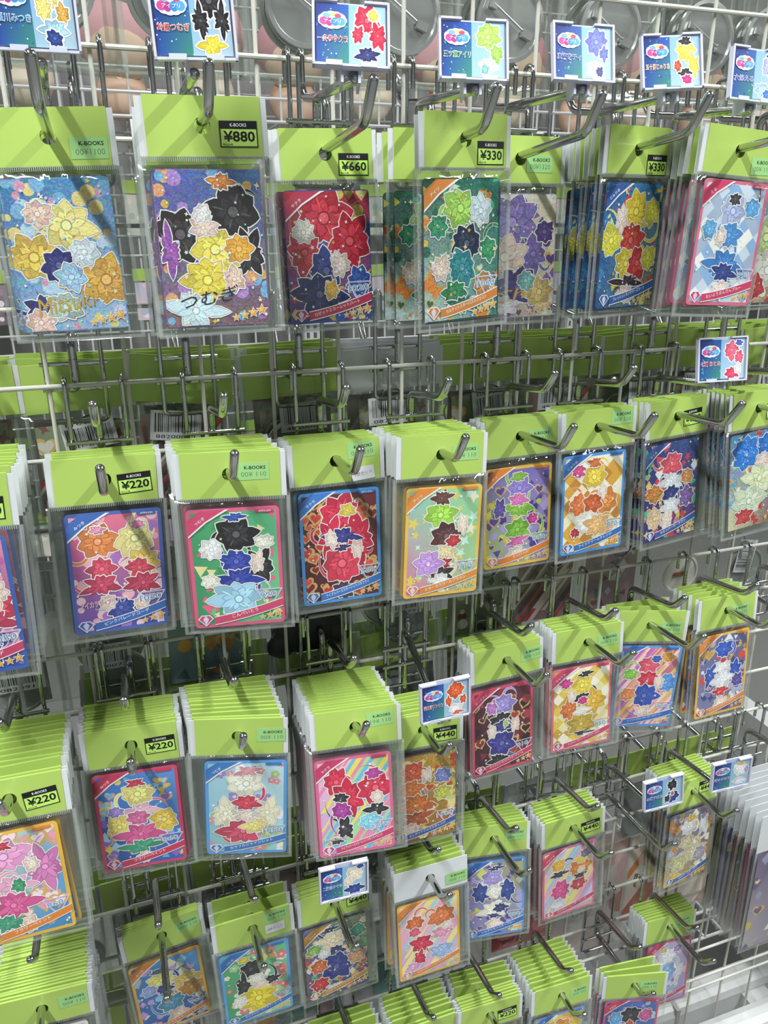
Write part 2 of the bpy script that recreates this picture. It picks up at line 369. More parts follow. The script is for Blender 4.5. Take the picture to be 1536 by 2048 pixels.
# card designs: id: border, (bg top-left, top-right, bottom-left, bottom-right), motif kind, motif colours, clusters (u,v,w,h,colour), banner colour, name, number, title, stars, foil
CARDS = {
'r1c0': ('6f9cc4', ('3f78b0','5d94c8','8fb0d2','a9c4e4'), 'dot', ['d9a0b8','bfd6ee','e8d48a','7fb2dc'], [(.2,.5,.42,.26,'e6c55a'),(.55,.7,.5,.26,'f0e493'),(.85,.33,.4,.3,'dba94c'),(.42,.44,.3,.2,'2b2f7e'),(.22,.15,.34,.16,'3a3a86'),(.3,.78,.26,.14,'f1cfc0'),(.16,.06,.26,.14,'eec9bd'),(.52,.36,.26,.16,'a6cdec'),(.42,.16,.3,.16,'b7cfc6'),(.68,.52,.22,.16,'dcebf5')], None, None, None, 'Mitsuki', 4, True),
'r1c1': ('8a6a9a', ('5560b4','4a78b0','8f6f70','7d5a66'), 'dot', ['7fb8e0','b18ad0','d8b45a','e2a878'], [(.72,.74,.44,.3,'201a1f'),(.85,.46,.22,.4,'241c22'),(.2,.6,.4,.3,'2a2024'),(.52,.5,.4,.26,'f3e05e'),(.42,.3,.4,.24,'efd94f'),(.75,.5,.24,.16,'f0b13e'),(.62,.93,.26,.08,'e0883c'),(.42,.64,.26,.1,'f2d6cb'),(.42,.73,.14,.1,'f6f4f2'),(.28,.1,.5,.18,'cfe8f0'),(.1,.5,.14,.3,'a05cb4'),(.68,.3,.16,.16,'efcabc')], None, None, None, 'つむぎ', 4, True),
'r1c2': ('3a4f9c', ('c8374a','b92f45','2c3b86','3657a4'), 'mix', ['d8b45a','3a5fb0','e8d48a','c23a4a'], [(.45,.8,.6,.36,'cf2340'),(.75,.62,.4,.4,'c81f3c'),(.2,.55,.3,.3,'c92a42'),(.45,.4,.36,.3,'2a3a86'),(.35,.22,.6,.26,'232b66'),(.85,.3,.26,.22,'2f5bb0'),(.2,.7,.2,.14,'e9e6d8'),(.62,.45,.18,.2,'f0d9d0'),(.5,.25,.14,.14,'e8b84c')], 'b73352', 'サクラ', '1020', 'ロゼットスカーレットハート', 4, True),
'r1c3': ('23473f', ('1f5d4c','2d7a6a','bcd2cc','4a8a80'), 'mix', ['d8c05a','e08a3c','56b89a','2f6e5a','cfe6e0'], [(.48,.8,.4,.24,'a6d45c'),(.56,.55,.36,.22,'22304e'),(.5,.38,.3,.26,'2f8f96'),(.18,.68,.22,.14,'3c9a6c'),(.86,.5,.2,.16,'3a9a6a'),(.4,.2,.28,.14,'2f8a58'),(.75,.78,.24,.2,'cfe2ea'),(.22,.38,.18,.18,'f0d8cc'),(.8,.25,.24,.16,'c08a4a'),(.5,.1,.5,.1,'30705f')], 'd08238', 'アイリ', '1060', 'カルテットスターパズルクエスト', 4, True),
'r1c4': ('b9a6c8', ('d8cfe0','e8dcb8','6d5a9c','e6d9b0'), 'mix', ['e6cf7a','8a6cb4','f0ecd8','5a4690'], [(.4,.78,.7,.34,'8a78c0'),(.7,.52,.3,.3,'7d6ab4'),(.3,.5,.5,.3,'ecd2c4'),(.5,.25,.6,.26,'4a3a86'),(.85,.7,.24,.16,'4f3a80'),(.8,.2,.36,.2,'d9bc74'),(.3,.1,.4,.12,'e9e2ee'),(.6,.3,.2,.14,'7ab8b4')], None, 'チィ', None, 'Chi', 4, True),
'r1c5': ('2a5a9c', ('2f6fb4','3c7fb0','2a5f9a','8a9a50'), 'mix', ['e6d24a','d8483a','3a86b8','f0e890'], [(.55,.78,.36,.3,'f0d23c'),(.5,.55,.4,.24,'c8402f'),(.15,.55,.3,.22,'e8e04a'),(.85,.78,.24,.2,'e3dc46'),(.45,.36,.36,.2,'e2cd3e'),(.66,.36,.3,.24,'d23c3c'),(.5,.2,.5,.1,'3a2430'),(.3,.72,.16,.2,'f2dcd0'),(.85,.4,.22,.18,'dcd840'),(.5,.1,.3,.12,'f0d8d0')], '2c5a9e', 'じゅりあ', None, 'フレッシュレモンサマースカート', 4, True),
'r1c6': ('e0708e', ('dfe8f2','b9d2ea','9fc0e0','f0dfe6'), 'checker', ['cfdcec','8fb4dc','f2f2ee','a9b8d0'], [(.5,.78,.36,.24,'a9b4d8'),(.5,.58,.4,.18,'4b8fd0'),(.5,.32,.66,.2,'3f83cc'),(.5,.26,.5,.12,'2a3f8c'),(.5,.88,.2,.08,'3a3a44'),(.82,.82,.22,.14,'5aa4dc'),(.15,.62,.2,.14,'6aaee0'),(.36,.56,.14,.14,'f3dcd2'),(.5,.12,.3,.1,'f6e2dc')], 'd23c66', 'える', '990', 'たいようさんさんブルー', 3, False),
'r1c7': ('7a6a9a', ('8a7ab0','6a90b0','c8d0a0','a84a4a'), 'mix', ['e8dc9a','c84a4a','6aa0c0','f2f0e8'], [(.4,.6,.5,.3,'c8d890'),(.5,.3,.5,.3,'e8e4da'),(.3,.15,.3,.2,'c23c3c')], None, None, None, None, 0, True),
'r2c0': ('3a62b4', ('e46a90','e88aa4','5a5ab4','2a4a9e'), 'dot', ['f0b0c4','c86ab0','8a7ad0'], [(.7,.78,.4,.3,'e07c3a'),(.8,.5,.4,.26,'d8415f'),(.75,.38,.5,.14,'c23a5c'),(.6,.15,.4,.2,'2f3f96'),(.85,.6,.2,.2,'f2d8cc')], 'c83a64', 'みつき', '1050', 'ピンクパレードコーデ', 3, False),
'r2c1': ('4a66b8', ('e45c80','f08aa0','6a5ab8','2f4fa4'), 'dot', ['f4b4c6','f8d0dc','b078c8'], [(.3,.78,.42,.24,'e2884a'),(.72,.78,.36,.26,'f3e69a'),(.8,.55,.3,.26,'e9c964'),(.32,.54,.34,.16,'d94a68'),(.75,.52,.3,.14,'d8435f'),(.3,.4,.5,.14,'c93e62'),(.78,.38,.4,.14,'c43a5e'),(.3,.88,.16,.06,'f29ac0'),(.76,.9,.16,.06,'f08cb8'),(.5,.18,.36,.16,'34459c'),(.35,.24,.16,.12,'f2d3c4'),(.75,.2,.14,.14,'f0d0c0')], '3a68b8', 'みつき', '1050', 'ピンクパレードコーデ', 3, False),
'r2c2': ('df5f86', ('46a06a','58b884','2f8f60','7fc890'), 'tri', ['6fc48a','3a9a5c','e86a8a','f0e0a0'], [(.52,.8,.42,.26,'201d22'),(.78,.5,.26,.34,'25222a'),(.5,.56,.36,.18,'2f43ac'),(.5,.4,.56,.16,'2a3fa6'),(.5,.22,.6,.26,'a9d6f0'),(.22,.68,.2,.16,'f4f2f4'),(.52,.95,.26,.06,'2c4fb0'),(.86,.72,.18,.1,'f2eedc'),(.18,.4,.2,.1,'f4f0e2'),(.75,.55,.12,.2,'f3dccf')], 'd0456f', 'つむぎ', '920', 'こんぺいとう', 3, False),
'r2c3': ('4a9ae0', ('5c1f2a','7a2430','4a1a24','6a1f2c'), 'heart', ['c83a3a','8a2030','e05a48'], [(.5,.8,.4,.36,'d8234e'),(.72,.55,.36,.5,'d41f4a'),(.36,.6,.26,.4,'d6264e'),(.52,.6,.5,.12,'35358e'),(.5,.34,.46,.34,'de3c58'),(.52,.49,.26,.05,'2a2a6a'),(.6,.84,.2,.1,'e8d24c'),(.5,.08,.3,.14,'4a3a56'),(.36,.58,.12,.16,'f5ddd2'),(.72,.46,.12,.16,'f3d8cc')], '3a78c8', 'サクラ', '560', 'アイプリバーススカーレットバタフライ', 3, False),
'r2c4': ('f0c050', ('8ad0b8','9ad8a0','e07ab0','a0c88a'), 'star', ['f4ecd0','e8d060','c8f0e0'], [(.45,.76,.4,.22,'a8dc50'),(.46,.92,.3,.1,'6a3a34'),(.55,.55,.36,.22,'5c2f34'),(.56,.4,.3,.12,'ead8a4'),(.5,.28,.4,.1,'b8303a'),(.48,.18,.4,.14,'3a2c34'),(.66,.5,.18,.1,'c8343c'),(.3,.3,.4,.2,'c89ae0'),(.78,.66,.12,.2,'f5dccf'),(.5,.12,.3,.1,'f4f0ee')], 'e08a3a', 'アイリ', '710', 'スターカウガールブラウン', 3, False),
'r2c5': ('f0c24a', ('7a66b8','8a78c8','b8d060','9a8ad0'), 'mix', ['4a3a90','d8e060','b8a8e8','5a4aa0'], [(.52,.8,.36,.2,'9a86d8'),(.5,.92,.26,.08,'8ac040'),(.52,.6,.46,.16,'8cc840'),(.5,.68,.36,.1,'e87ac0'),(.5,.36,.4,.2,'86c43c'),(.5,.24,.5,.08,'e070b4'),(.74,.46,.16,.1,'d03a98'),(.48,.1,.34,.12,'f3ddd0'),(.2,.6,.16,.2,'6a56b0')], 'e8842e', 'チィ', '800', 'たんけんか', 3, False),
'r2c6': ('4a98e0', ('f0d890','e8c870','e0b060','f4e4b0'), 'checker', ['e0a840','f4e8c0','c88a30','f8f0dc'], [(.5,.78,.36,.22,'f6d24a'),(.72,.5,.36,.24,'e8903a'),(.25,.5,.26,.2,'e07838'),(.5,.5,.34,.18,'d0622c'),(.4,.3,.44,.2,'f6f2ec'),(.6,.26,.5,.18,'eab878'),(.22,.86,.22,.12,'d84a8a'),(.5,.93,.3,.08,'d8703a'),(.2,.2,.12,.1,'c0283a'),(.66,.62,.12,.14,'f7e2d4')], '2f6cb8', 'じゅりあ', '870', 'アイスクリームオレンジ', 3, False),
'r2c7': ('3a4a8c', ('2a3a80','3f5590','3a2f70','6a4a90'), 'mix', ['e8d060','d84a5a','58b890','f0f0f0','e07ab0'], [(.5,.78,.4,.2,'e0566a'),(.5,.6,.4,.14,'dfe8f0'),(.18,.5,.3,.16,'c8843a'),(.5,.46,.3,.16,'2c3a80'),(.5,.34,.36,.12,'e6eaf0'),(.2,.24,.26,.18,'e8c8a0'),(.8,.62,.2,.14,'d8985a'),(.42,.2,.2,.18,'f3dcd0'),(.8,.4,.24,.2,'8a6ab0')], '3a5a9e', 'おとめ', None, 'ネオンバーガータウン', 4, True),
'r2c8': ('8a7a5a', ('3a86c8','4a90d0','d8d8b0','8a4a4a'), 'mix', ['e8d860','c84040','f0f0e8','6ab0d8'], [(.3,.8,.5,.3,'2f82dc'),(.7,.84,.3,.2,'2a7ad4'),(.6,.5,.6,.26,'e0e8c0'),(.4,.28,.6,.26,'d8e4c8'),(.3,.12,.4,.14,'c84848'),(.65,.7,.26,.12,'f4ddd2')], None, None, None, None, 3, True),
'r3c0': ('f0b83a', ('f0d870','8ac0f0','5aa8d8','3a86c0'), 'heart', ['f0a0c0','f8e0ec','8ad0f0'], [(.4,.8,.56,.26,'eaa0d0'),(.82,.62,.3,.46,'d880bc'),(.45,.5,.4,.16,'e8a8c8'),(.4,.32,.66,.2,'d85a98'),(.3,.16,.6,.12,'3f9a78'),(.5,.5,.14,.12,'3a9a70'),(.4,.9,.3,.06,'c8304a'),(.68,.68,.14,.14,'f5dccf'),(.55,.1,.16,.14,'f0d0c2')], 'e0842c', 'みつき', '860', 'フラワーペイント', 0, False),
'r3c1': ('d8406a', ('3a78c8','5a9ae0','2a4aa0','3a62b8'), 'mix', ['6ab0e8','a8d8f4','e8d060','8a6ad0'], [(.5,.78,.34,.22,'f4e68a'),(.22,.45,.26,.24,'f0da70'),(.8,.46,.3,.24,'e8c850'),(.5,.6,.46,.12,'f2bcd4'),(.48,.52,.26,.14,'d86aa0'),(.48,.34,.56,.18,'dc5a98'),(.48,.2,.56,.12,'3fa07c'),(.5,.9,.34,.06,'d03050'),(.2,.62,.2,.1,'a08ad8'),(.5,.08,.2,.1,'f3d4c6')], 'cc3058', 'みつき', '860', 'フラワーペイント', 0, False),
'r3c2': ('5aa4e4', ('a8d0e8','c8e4ec','8ac0c0','a8d8e0'), 'flower', ['e890a8','a8c890','f0f0f4','9a8ad0'], [(.5,.78,.4,.24,'f4f0dc'),(.22,.45,.26,.34,'efe8cc'),(.78,.45,.26,.34,'efe6c8'),(.5,.56,.34,.14,'d8405a'),(.45,.24,.7,.22,'d24a68'),(.62,.3,.34,.14,'f0e08a'),(.5,.92,.5,.08,'e8a0b0'),(.5,.42,.3,.1,'f4dcd2')], '3a78c0', 'つむぎ', '1050', 'カラフルシャインレット', 0, False),
'r3c3': ('e06a94', ('f0c0d8','d8e08a','c8a0e0','e8b0d0'), 'stripe', ['f0e060','70c0e8','f08ab0','a0e0a0'], [(.25,.78,.3,.3,'d8284e'),(.4,.6,.36,.36,'d2234a'),(.8,.66,.4,.3,'d62a50'),(.3,.6,.22,.1,'2a2434'),(.3,.46,.24,.16,'b03aa0'),(.34,.26,.18,.26,'302a3a'),(.8,.42,.3,.12,'2a2634'),(.78,.82,.24,.1,'b83a9a'),(.7,.3,.3,.16,'8ad0e8'),(.82,.56,.16,.1,'f5ddd2'),(.2,.14,.22,.06,'3a3030')], 'cc3a6a', 'サクラ', '770', 'アイプリバーススカーレットバタフライピンク', 3, False),
'r3c4': ('8a5a20', ('c07a2a','b89a3a','b05a28','a87a2a'), 'mix', ['e8b84a','6a7ac8','d8d060','c84a2a','f0e0a0'], [(.35,.82,.4,.2,'d8562c'),(.3,.62,.4,.18,'dc7a2c'),(.4,.42,.6,.2,'d8742a'),(.8,.72,.26,.14,'7a88c8'),(.8,.52,.26,.14,'c8cc4a'),(.4,.26,.6,.14,'b8562a'),(.55,.76,.12,.2,'f0d8cc'),(.3,.14,.2,.12,'efd4c6')], '3a5aa0', None, '1100', 'エレガントジュエルオレンジ', 4, True),
'r3c5': ('d8486a', ('4a1a2c','6a2438','3a1626','5a1e32'), 'mix', ['8a2a40','a83a4a','5a2030','2a1220'], [(.5,.8,.4,.2,'a294dc'),(.45,.62,.4,.14,'22202c'),(.5,.54,.3,.12,'3a3a8a'),(.48,.32,.5,.26,'3a3894'),(.3,.8,.16,.18,'c07ac8'),(.55,.56,.06,.1,'a8c84a'),(.3,.5,.12,.18,'f3dcd0'),(.72,.52,.12,.18,'f3d8cc'),(.4,.12,.3,.12,'1c1a22')], 'cc3a62', 'ダークチィ', '810', 'アイプリバースハイヒッターチャーム', 3, False),
'r3c6': ('e0708a', ('f0e0a0','e8d080','e0c060','f4ecc8'), 'checker', ['e8c850','f8f4e0','d0a840','f0e4b0'], [(.5,.78,.36,.22,'f0d448'),(.72,.55,.34,.3,'e8b83a'),(.28,.5,.26,.24,'dc7a34'),(.5,.62,.3,.1,'25202a'),(.52,.58,.16,.08,'d02a80'),(.5,.46,.3,.08,'f4f0ea'),(.5,.28,.5,.22,'c8a838'),(.5,.16,.5,.05,'2a2430'),(.55,.92,.26,.06,'241f26'),(.2,.84,.2,.1,'d03a90'),(.32,.66,.12,.14,'f7e2d4')], 'd0406a', 'じゅりあ', '850', 'アイプリバースキューティーホリデーイエロー', 3, False),
'r3c7': ('5a9ee0', ('c84a60','d87a70','e0a090','a86ab0'), 'stripe', ['f0a0a0','e8c070','c86ad0','f8d8d0'], [(.5,.78,.36,.18,'e2566e'),(.52,.6,.34,.16,'d8304e'),(.5,.38,.44,.24,'3050b0'),(.82,.88,.26,.1,'e8a03a'),(.2,.66,.26,.12,'8ccc48'),(.85,.55,.28,.2,'5a9ae4'),(.62,.86,.16,.08,'3a5ac0'),(.72,.56,.14,.16,'f4dcd0'),(.5,.18,.26,.1,'f3d6c8'),(.2,.4,.26,.14,'e88a50')], '2f6cc0', 'おとめ', '900', 'アイプリバースフューチャースクールストーリー', 3, False),
'r3c8': ('f0b84a', ('6a6a9c','5a6a98','8a8ab0','7a5a90'), 'mix', ['d84a4a','e8e8f0','3a4a90','c8a050','b0b0d8'], [(.5,.82,.36,.18,'2f5cc4'),(.25,.5,.2,.3,'2c56bc'),(.78,.5,.2,.3,'2a52b8'),(.5,.6,.34,.14,'f4f2f4'),(.5,.42,.4,.18,'eef0f4'),(.5,.27,.36,.1,'d83434'),(.5,.68,.12,.06,'d02c40'),(.5,.12,.26,.14,'f4dcd0'),(.85,.36,.2,.18,'5a4aa0')], 'e08a38', 'ふじき', '890', 'アイプリバースエアリアルカラー', 3, False),
'r4c0': ('e8e0d8', ('d8d8e8','c8c8e0','c0c0d8','d0d0e0'), 'dot', ['e8e0f0','b8b0d8'], [(.5,.5,.5,.4,'c8b8d8')], None, None, None, None, 0, False),
'r4c1': ('e8b440', ('3a84c8','5aa4e0','2f5cb0','2a4aa0'), 'mix', ['8ad0f0','f0e8c0','5aa8e0','c8a0e0'], [(.4,.72,.36,.2,'f2e480'),(.78,.58,.46,.24,'e8c86a'),(.82,.46,.4,.2,'c8903a'),(.42,.58,.24,.12,'2c3c90'),(.48,.34,.4,.2,'4a96b8'),(.2,.62,.22,.12,'a0b0e8'),(.55,.14,.3,.16,'f3d4c4'),(.36,.86,.2,.06,'2f5a78')], 'd8842e', 'みつき', '900', 'スポラクルムージング', 3, False),
'r4c2': ('5aa4e8', ('5ab07a','70c890','3f9a68','7ac89a'), 'flower', ['f4f0e4','e87a8a','a8d8a0','f0d080'], [(.42,.74,.3,.22,'1e1b20'),(.3,.5,.2,.4,'221e24'),(.72,.5,.3,.1,'26222a'),(.5,.58,.26,.12,'f4ece0'),(.5,.28,.6,.3,'f0d820'),(.32,.9,.2,.07,'e8d020'),(.55,.48,.2,.1,'f4dccf'),(.2,.3,.2,.14,'f2efe2')], '2f70c0', 'つむぎ', '770', 'アイプリバースフラワーテーマ', 3, False),
'r4c3': ('8a7a4a', ('5a6ab0','8a9a5a','6a4a70','3a4a90'), 'mix', ['d8b050','c84a3a','6ab07a','e8e0d0'], [(.45,.76,.4,.2,'ecd8b8'),(.4,.92,.34,.06,'24304e'),(.5,.6,.3,.12,'2a3468'),(.48,.38,.5,.3,'28388e'),(.2,.46,.24,.16,'d86a3a'),(.82,.44,.26,.16,'d8a07a'),(.2,.2,.26,.16,'cc3438'),(.14,.7,.24,.12,'8ac05a'),(.3,.62,.16,.12,'f0ecec'),(.86,.8,.22,.14,'3a9a80'),(.45,.1,.6,.08,'e6e8f0')], 'c08a30', 'タマキ', None, 'パステルスイーツパーティー', 4, True),
'r4c4': ('f0b84a', ('f4d8b0','f0e0a8','b0a0e0','c8b8e8'), 'stripe', ['f8e890','a0d8e8','f0b0d0'], [(.25,.74,.28,.16,'e07238'),(.72,.74,.44,.22,'e27c40'),(.25,.62,.18,.1,'e05a7a'),(.36,.44,.44,.18,'d42a50'),(.72,.52,.3,.14,'e89ab8'),(.32,.24,.16,.22,'cc2244'),(.7,.26,.4,.18,'a8c0ec'),(.8,.6,.14,.08,'f6dfd2'),(.2,.14,.2,.1,'e8a0d0')], 'e0862e', 'リンリン', None, 'キラピッピアイドルブランドライブ', 3, False),
'r4c5': ('5a9ee4', ('8a80c0','b8b060','9088c8','7a90b8'), 'mix', ['d8d860','5a4a98','b0a8e0','f0ecd0'], [(.45,.8,.36,.2,'a89ad8'),(.25,.6,.26,.24,'2f4a9c'),(.72,.6,.26,.24,'2c4696'),(.48,.6,.24,.16,'f4f0e4'),(.48,.34,.56,.16,'f2ecd8'),(.6,.36,.26,.1,'2a3878'),(.48,.26,.6,.05,'283a84'),(.48,.14,.3,.12,'f3dacd'),(.5,.92,.3,.05,'26346e')], '2f6cc0', 'チィ', '830', 'いたずらモンスターブルー', 3, False),
'r4c6': ('dc6a8a', ('e0e8a0','d0e0f0','d8b8e0','c8c0f0'), 'stripe', ['f0e080','a0c8f0','f0b0c8'], [(.28,.78,.26,.16,'e8b23c'),(.72,.66,.4,.22,'e08a34'),(.75,.78,.3,.1,'eccc48'),(.3,.64,.36,.08,'3a2a40'),(.72,.52,.4,.08,'3a2c44'),(.32,.38,.3,.28,'d84a90'),(.7,.4,.3,.16,'c83a4e'),(.3,.14,.3,.1,'e8e0f0'),(.84,.86,.2,.12,'8a7aa0'),(.75,.62,.12,.08,'f6dccd')], 'd03a66', 'じゅりあ', None, 'パンキューレーサーピンク', 3, False),
'r4c7': ('b8a878', ('6a70a0','7a6a80','c8b870','a88a58'), 'mix', ['e0c850','f0ecd8','8a7ab0','d88a40','f4f0e8','b0b8d0'], [(.45,.78,.34,.18,'eeecf0'),(.82,.74,.16,.3,'e8e6ee'),(.5,.9,.3,.08,'d8b040'),(.45,.58,.3,.16,'d8c8a0'),(.6,.4,.6,.2,'d8cfa8'),(.3,.3,.4,.2,'cfc890'),(.2,.12,.3,.1,'e0c040'),(.8,.34,.26,.2,'b8b0c0')], '4a68a8', None, None, 'シルバースターデイ', 4, True),
'r5c1': ('3a6cb0', ('2f6ab0','3a78b8','2a5a98','2a5088'), 'dot', ['5a9ad0','8ac0e8'], [(.5,.6,.5,.4,'4a8ac0')], None, None, None, None, 0, False),
'r5c2': ('e0b050', ('e8d0a0','e0c080','d0b070','c8a060'), 'dot', ['f0e0b0'], [(.5,.6,.5,.4,'d89a4a')], None, None, None, None, 0, False),
'r5c3': ('5a9ee4', ('e8e8c0','f0d890','d8c880','e0d0a0'), 'checker', ['e8c850','f8f4e0','d8a840'], [(.5,.74,.5,.3,'ec9c34'),(.3,.8,.3,.2,'e8c43a'),(.7,.6,.3,.2,'dc6a34')], '2f6cc0', 'じゅりあ', None, None, 3, False),
'r5c4': ('d85a78', ('3a5aa8','5a7ac0','2a4890','3a58a8'), 'dot', ['7ab0e8','b090d8','e06a9a','a0e0f0'], [(.5,.76,.44,.24,'20222e'),(.5,.5,.4,.24,'2a3c86'),(.5,.6,.14,.14,'c8503a'),(.2,.72,.24,.2,'6ab0e8'),(.8,.74,.24,.18,'c85a9a'),(.14,.52,.2,.12,'8acc6a')], 'd03a5e', 'すばる', None, None, 0, False),
'r5c5': ('d85a7a', ('b8a8d0','c8b8d8','8aa8d8','b0a0d0'), 'dot', ['e8d8f0','8a78c0','f0c8d8'], [(.45,.78,.4,.2,'f0eef4'),(.25,.5,.22,.34,'eae6f0'),(.75,.5,.22,.34,'e6e2ee'),(.5,.5,.36,.3,'8ab4e4'),(.7,.88,.2,.1,'a894d8'),(.35,.9,.2,.06,'d8b850'),(.5,.2,.4,.14,'9ac0e8')], 'cc3a60', 'ひめ', None, 'ちいさなプリンセス', 0, False),
}
ART = {}
def card_meshes(cid):
    if cid in ART: return ART[cid]
    border, bg, mk, mc, cl, ban, name, num, title, stars, foil = CARDS[cid]
    full = foil
    ins = .0006 if full else .0024
    A = Art(-CW/2+ins, CW/2-ins, -CH/2+ins, CH/2-ins)
    A.grad(bg[0], bg[2], bg[1], bg[3])
    sd = sum(ord(ch) for ch in cid)*7
    A.motif(mk, mc, 60 if foil else 64, sd, .0046 if mk != 'checker' else .0042)
    R = random.Random(sd)
    for i, c in enumerate(cl[:5]): A.swirl(min(.9, max(.1, c[0]+R.uniform(-.25, .25))), c[1]+R.uniform(-.12, .12), R.uniform(.008, .016), c[4], sd+i)
    for i, c in enumerate(cl): A.rosette(c[0], c[1], c[2], c[3], c[4], sd+i)
    A.motif('star', ['fdfbf2', 'f6eec8'], 14, sd+9, .0013)
    if foil: A.motif('star', ['f2e6a8', 'fdf8e4', 'd8b45a'], 16, sd+5, .0016); A.motif('dot', ['f8f8f0', 'bfe0f0', 'e8c8e8'], 26, sd+6, .0009)
    r = (mk_card('card_'+cid, border, foil), A.mesh('artwork', FOIL if foil else PRINT))
    ART[cid] = r
    return r
def band(P0, P1, sag, h, color, y):
    """a ribbon rising from P0 to P1 with swallow ends"""
    V = []; N = 10; C = hexc(color); w = (.9, .9, .9, 1)
    def pt(t): return (P0[0]+(P1[0]-P0[0])*t, P0[1]+(P1[1]-P0[1])*t - sag*4*t*(1-t))
    F = []; cc = []
    for hh, c, yy in ((h*1.22, w, y), (h, C, y-.000006)):
        k = len(V)
        for i in range(N+1):
            x, z = pt(i/N); V += [(x*MM, yy, (z-hh/2)*MM), (x*MM, yy, (z+hh/2)*MM)]; cc += [c, c]
        for i in range(N): F.append((k+2*i, k+2*i+2, k+2*i+3, k+2*i+1))
    return me('ribbon', V, F, PRINT, cols=cc)
STAR_M = None
def star_mesh():
    global STAR_M
    if STAR_M is None:
        A = Art(-1, 1, -1, 1, 0); A.star(0, 0, .0034, 'f6f0e0'); A.star(0, 0, .0027, 'd8952a'); A.star(-.0003, .0003, .0016, 'f2c860')
        STAR_M = A.mesh('star', PRINT)
    return STAR_M
_EM = {}
def emblem(color):
    if color not in _EM:
        A = Art(-1, 1, -1, 1, 0)
        A.poly([(-.0052, .0008), (-.0028, .0036), (.0028, .0036), (.0052, .0008), (0, -.0046)], 'f4f2f6')
        A.poly([(-.0044, .0007), (-.0025, .0030), (.0025, .0030), (.0044, .0007), (0, -.0038)], color)
        A.poly([(-.0020, .0007), (0, .0030), (.0020, .0007), (0, -.0038)], 'd9d2ea'); _EM[color] = A.mesh('emblem', PRINT)
    return _EM[color]
_CORN = {}
def corner(color):
    if color not in _CORN:
        x0 = -CW/2+.0006; z1 = CH/2-.0006; A = Art(x0, CW/2, -CH/2, z1, -.00085)
        A.poly([(x0, z1-.0185), (x0, z1-.0075), (x0+.010, z1), (x0+.027, z1), (x0+.012, z1-.0085)], 'f2eef0')
        A.poly([(x0, z1-.0172), (x0, z1-.0065), (x0+.009, z1), (x0+.0245, z1), (x0+.0112, z1-.0078)], color); _CORN[color] = A.mesh('corner_ribbon', PRINT)
    return _CORN[color]

CODES = {'r2c0': 'APR4-043', 'r2c1': 'APR4-044', 'r2c2': 'APR2-029', 'r2c3': 'AP1-022', 'r1c6': 'APR6-037'}
_CHIP = {}
def chip(color):
    if color not in _CHIP:
        A = Art(-1, 1, -1, 1, 0); A.poly([(-.0056, -.0011), (.0050, -.0011), (.0060, 0), (.0050, .0011), (-.0056, .0011), (-.0066, 0)], color); _CHIP[color] = A.mesh('code_chip', PRINT)
    return _CHIP[color]
_SF = []
def score_frame():
    if not _SF:
        A = Art(-1, 1, -1, 1, 0)
        for a, b in (((-.0085, .0060), (.0085, .0060)), ((.0085, .0060), (0, -.0075)), ((0, -.0075), (-.0085, .0060))):
            for w, cc in ((.0009, 'f4f2f6'), (.0004, '9a86c8')):
                d = Vector((b[0]-a[0], b[1]-a[1])).normalized()*w/2; A.poly([(a[0]-d.y, a[1]+d.x), (b[0]-d.y, b[1]+d.x), (b[0]+d.y, b[1]-d.x), (a[0]+d.y, a[1]-d.x)], cc)
        _SF.append(A.mesh('score_frame', PRINT))
    return _SF[0]
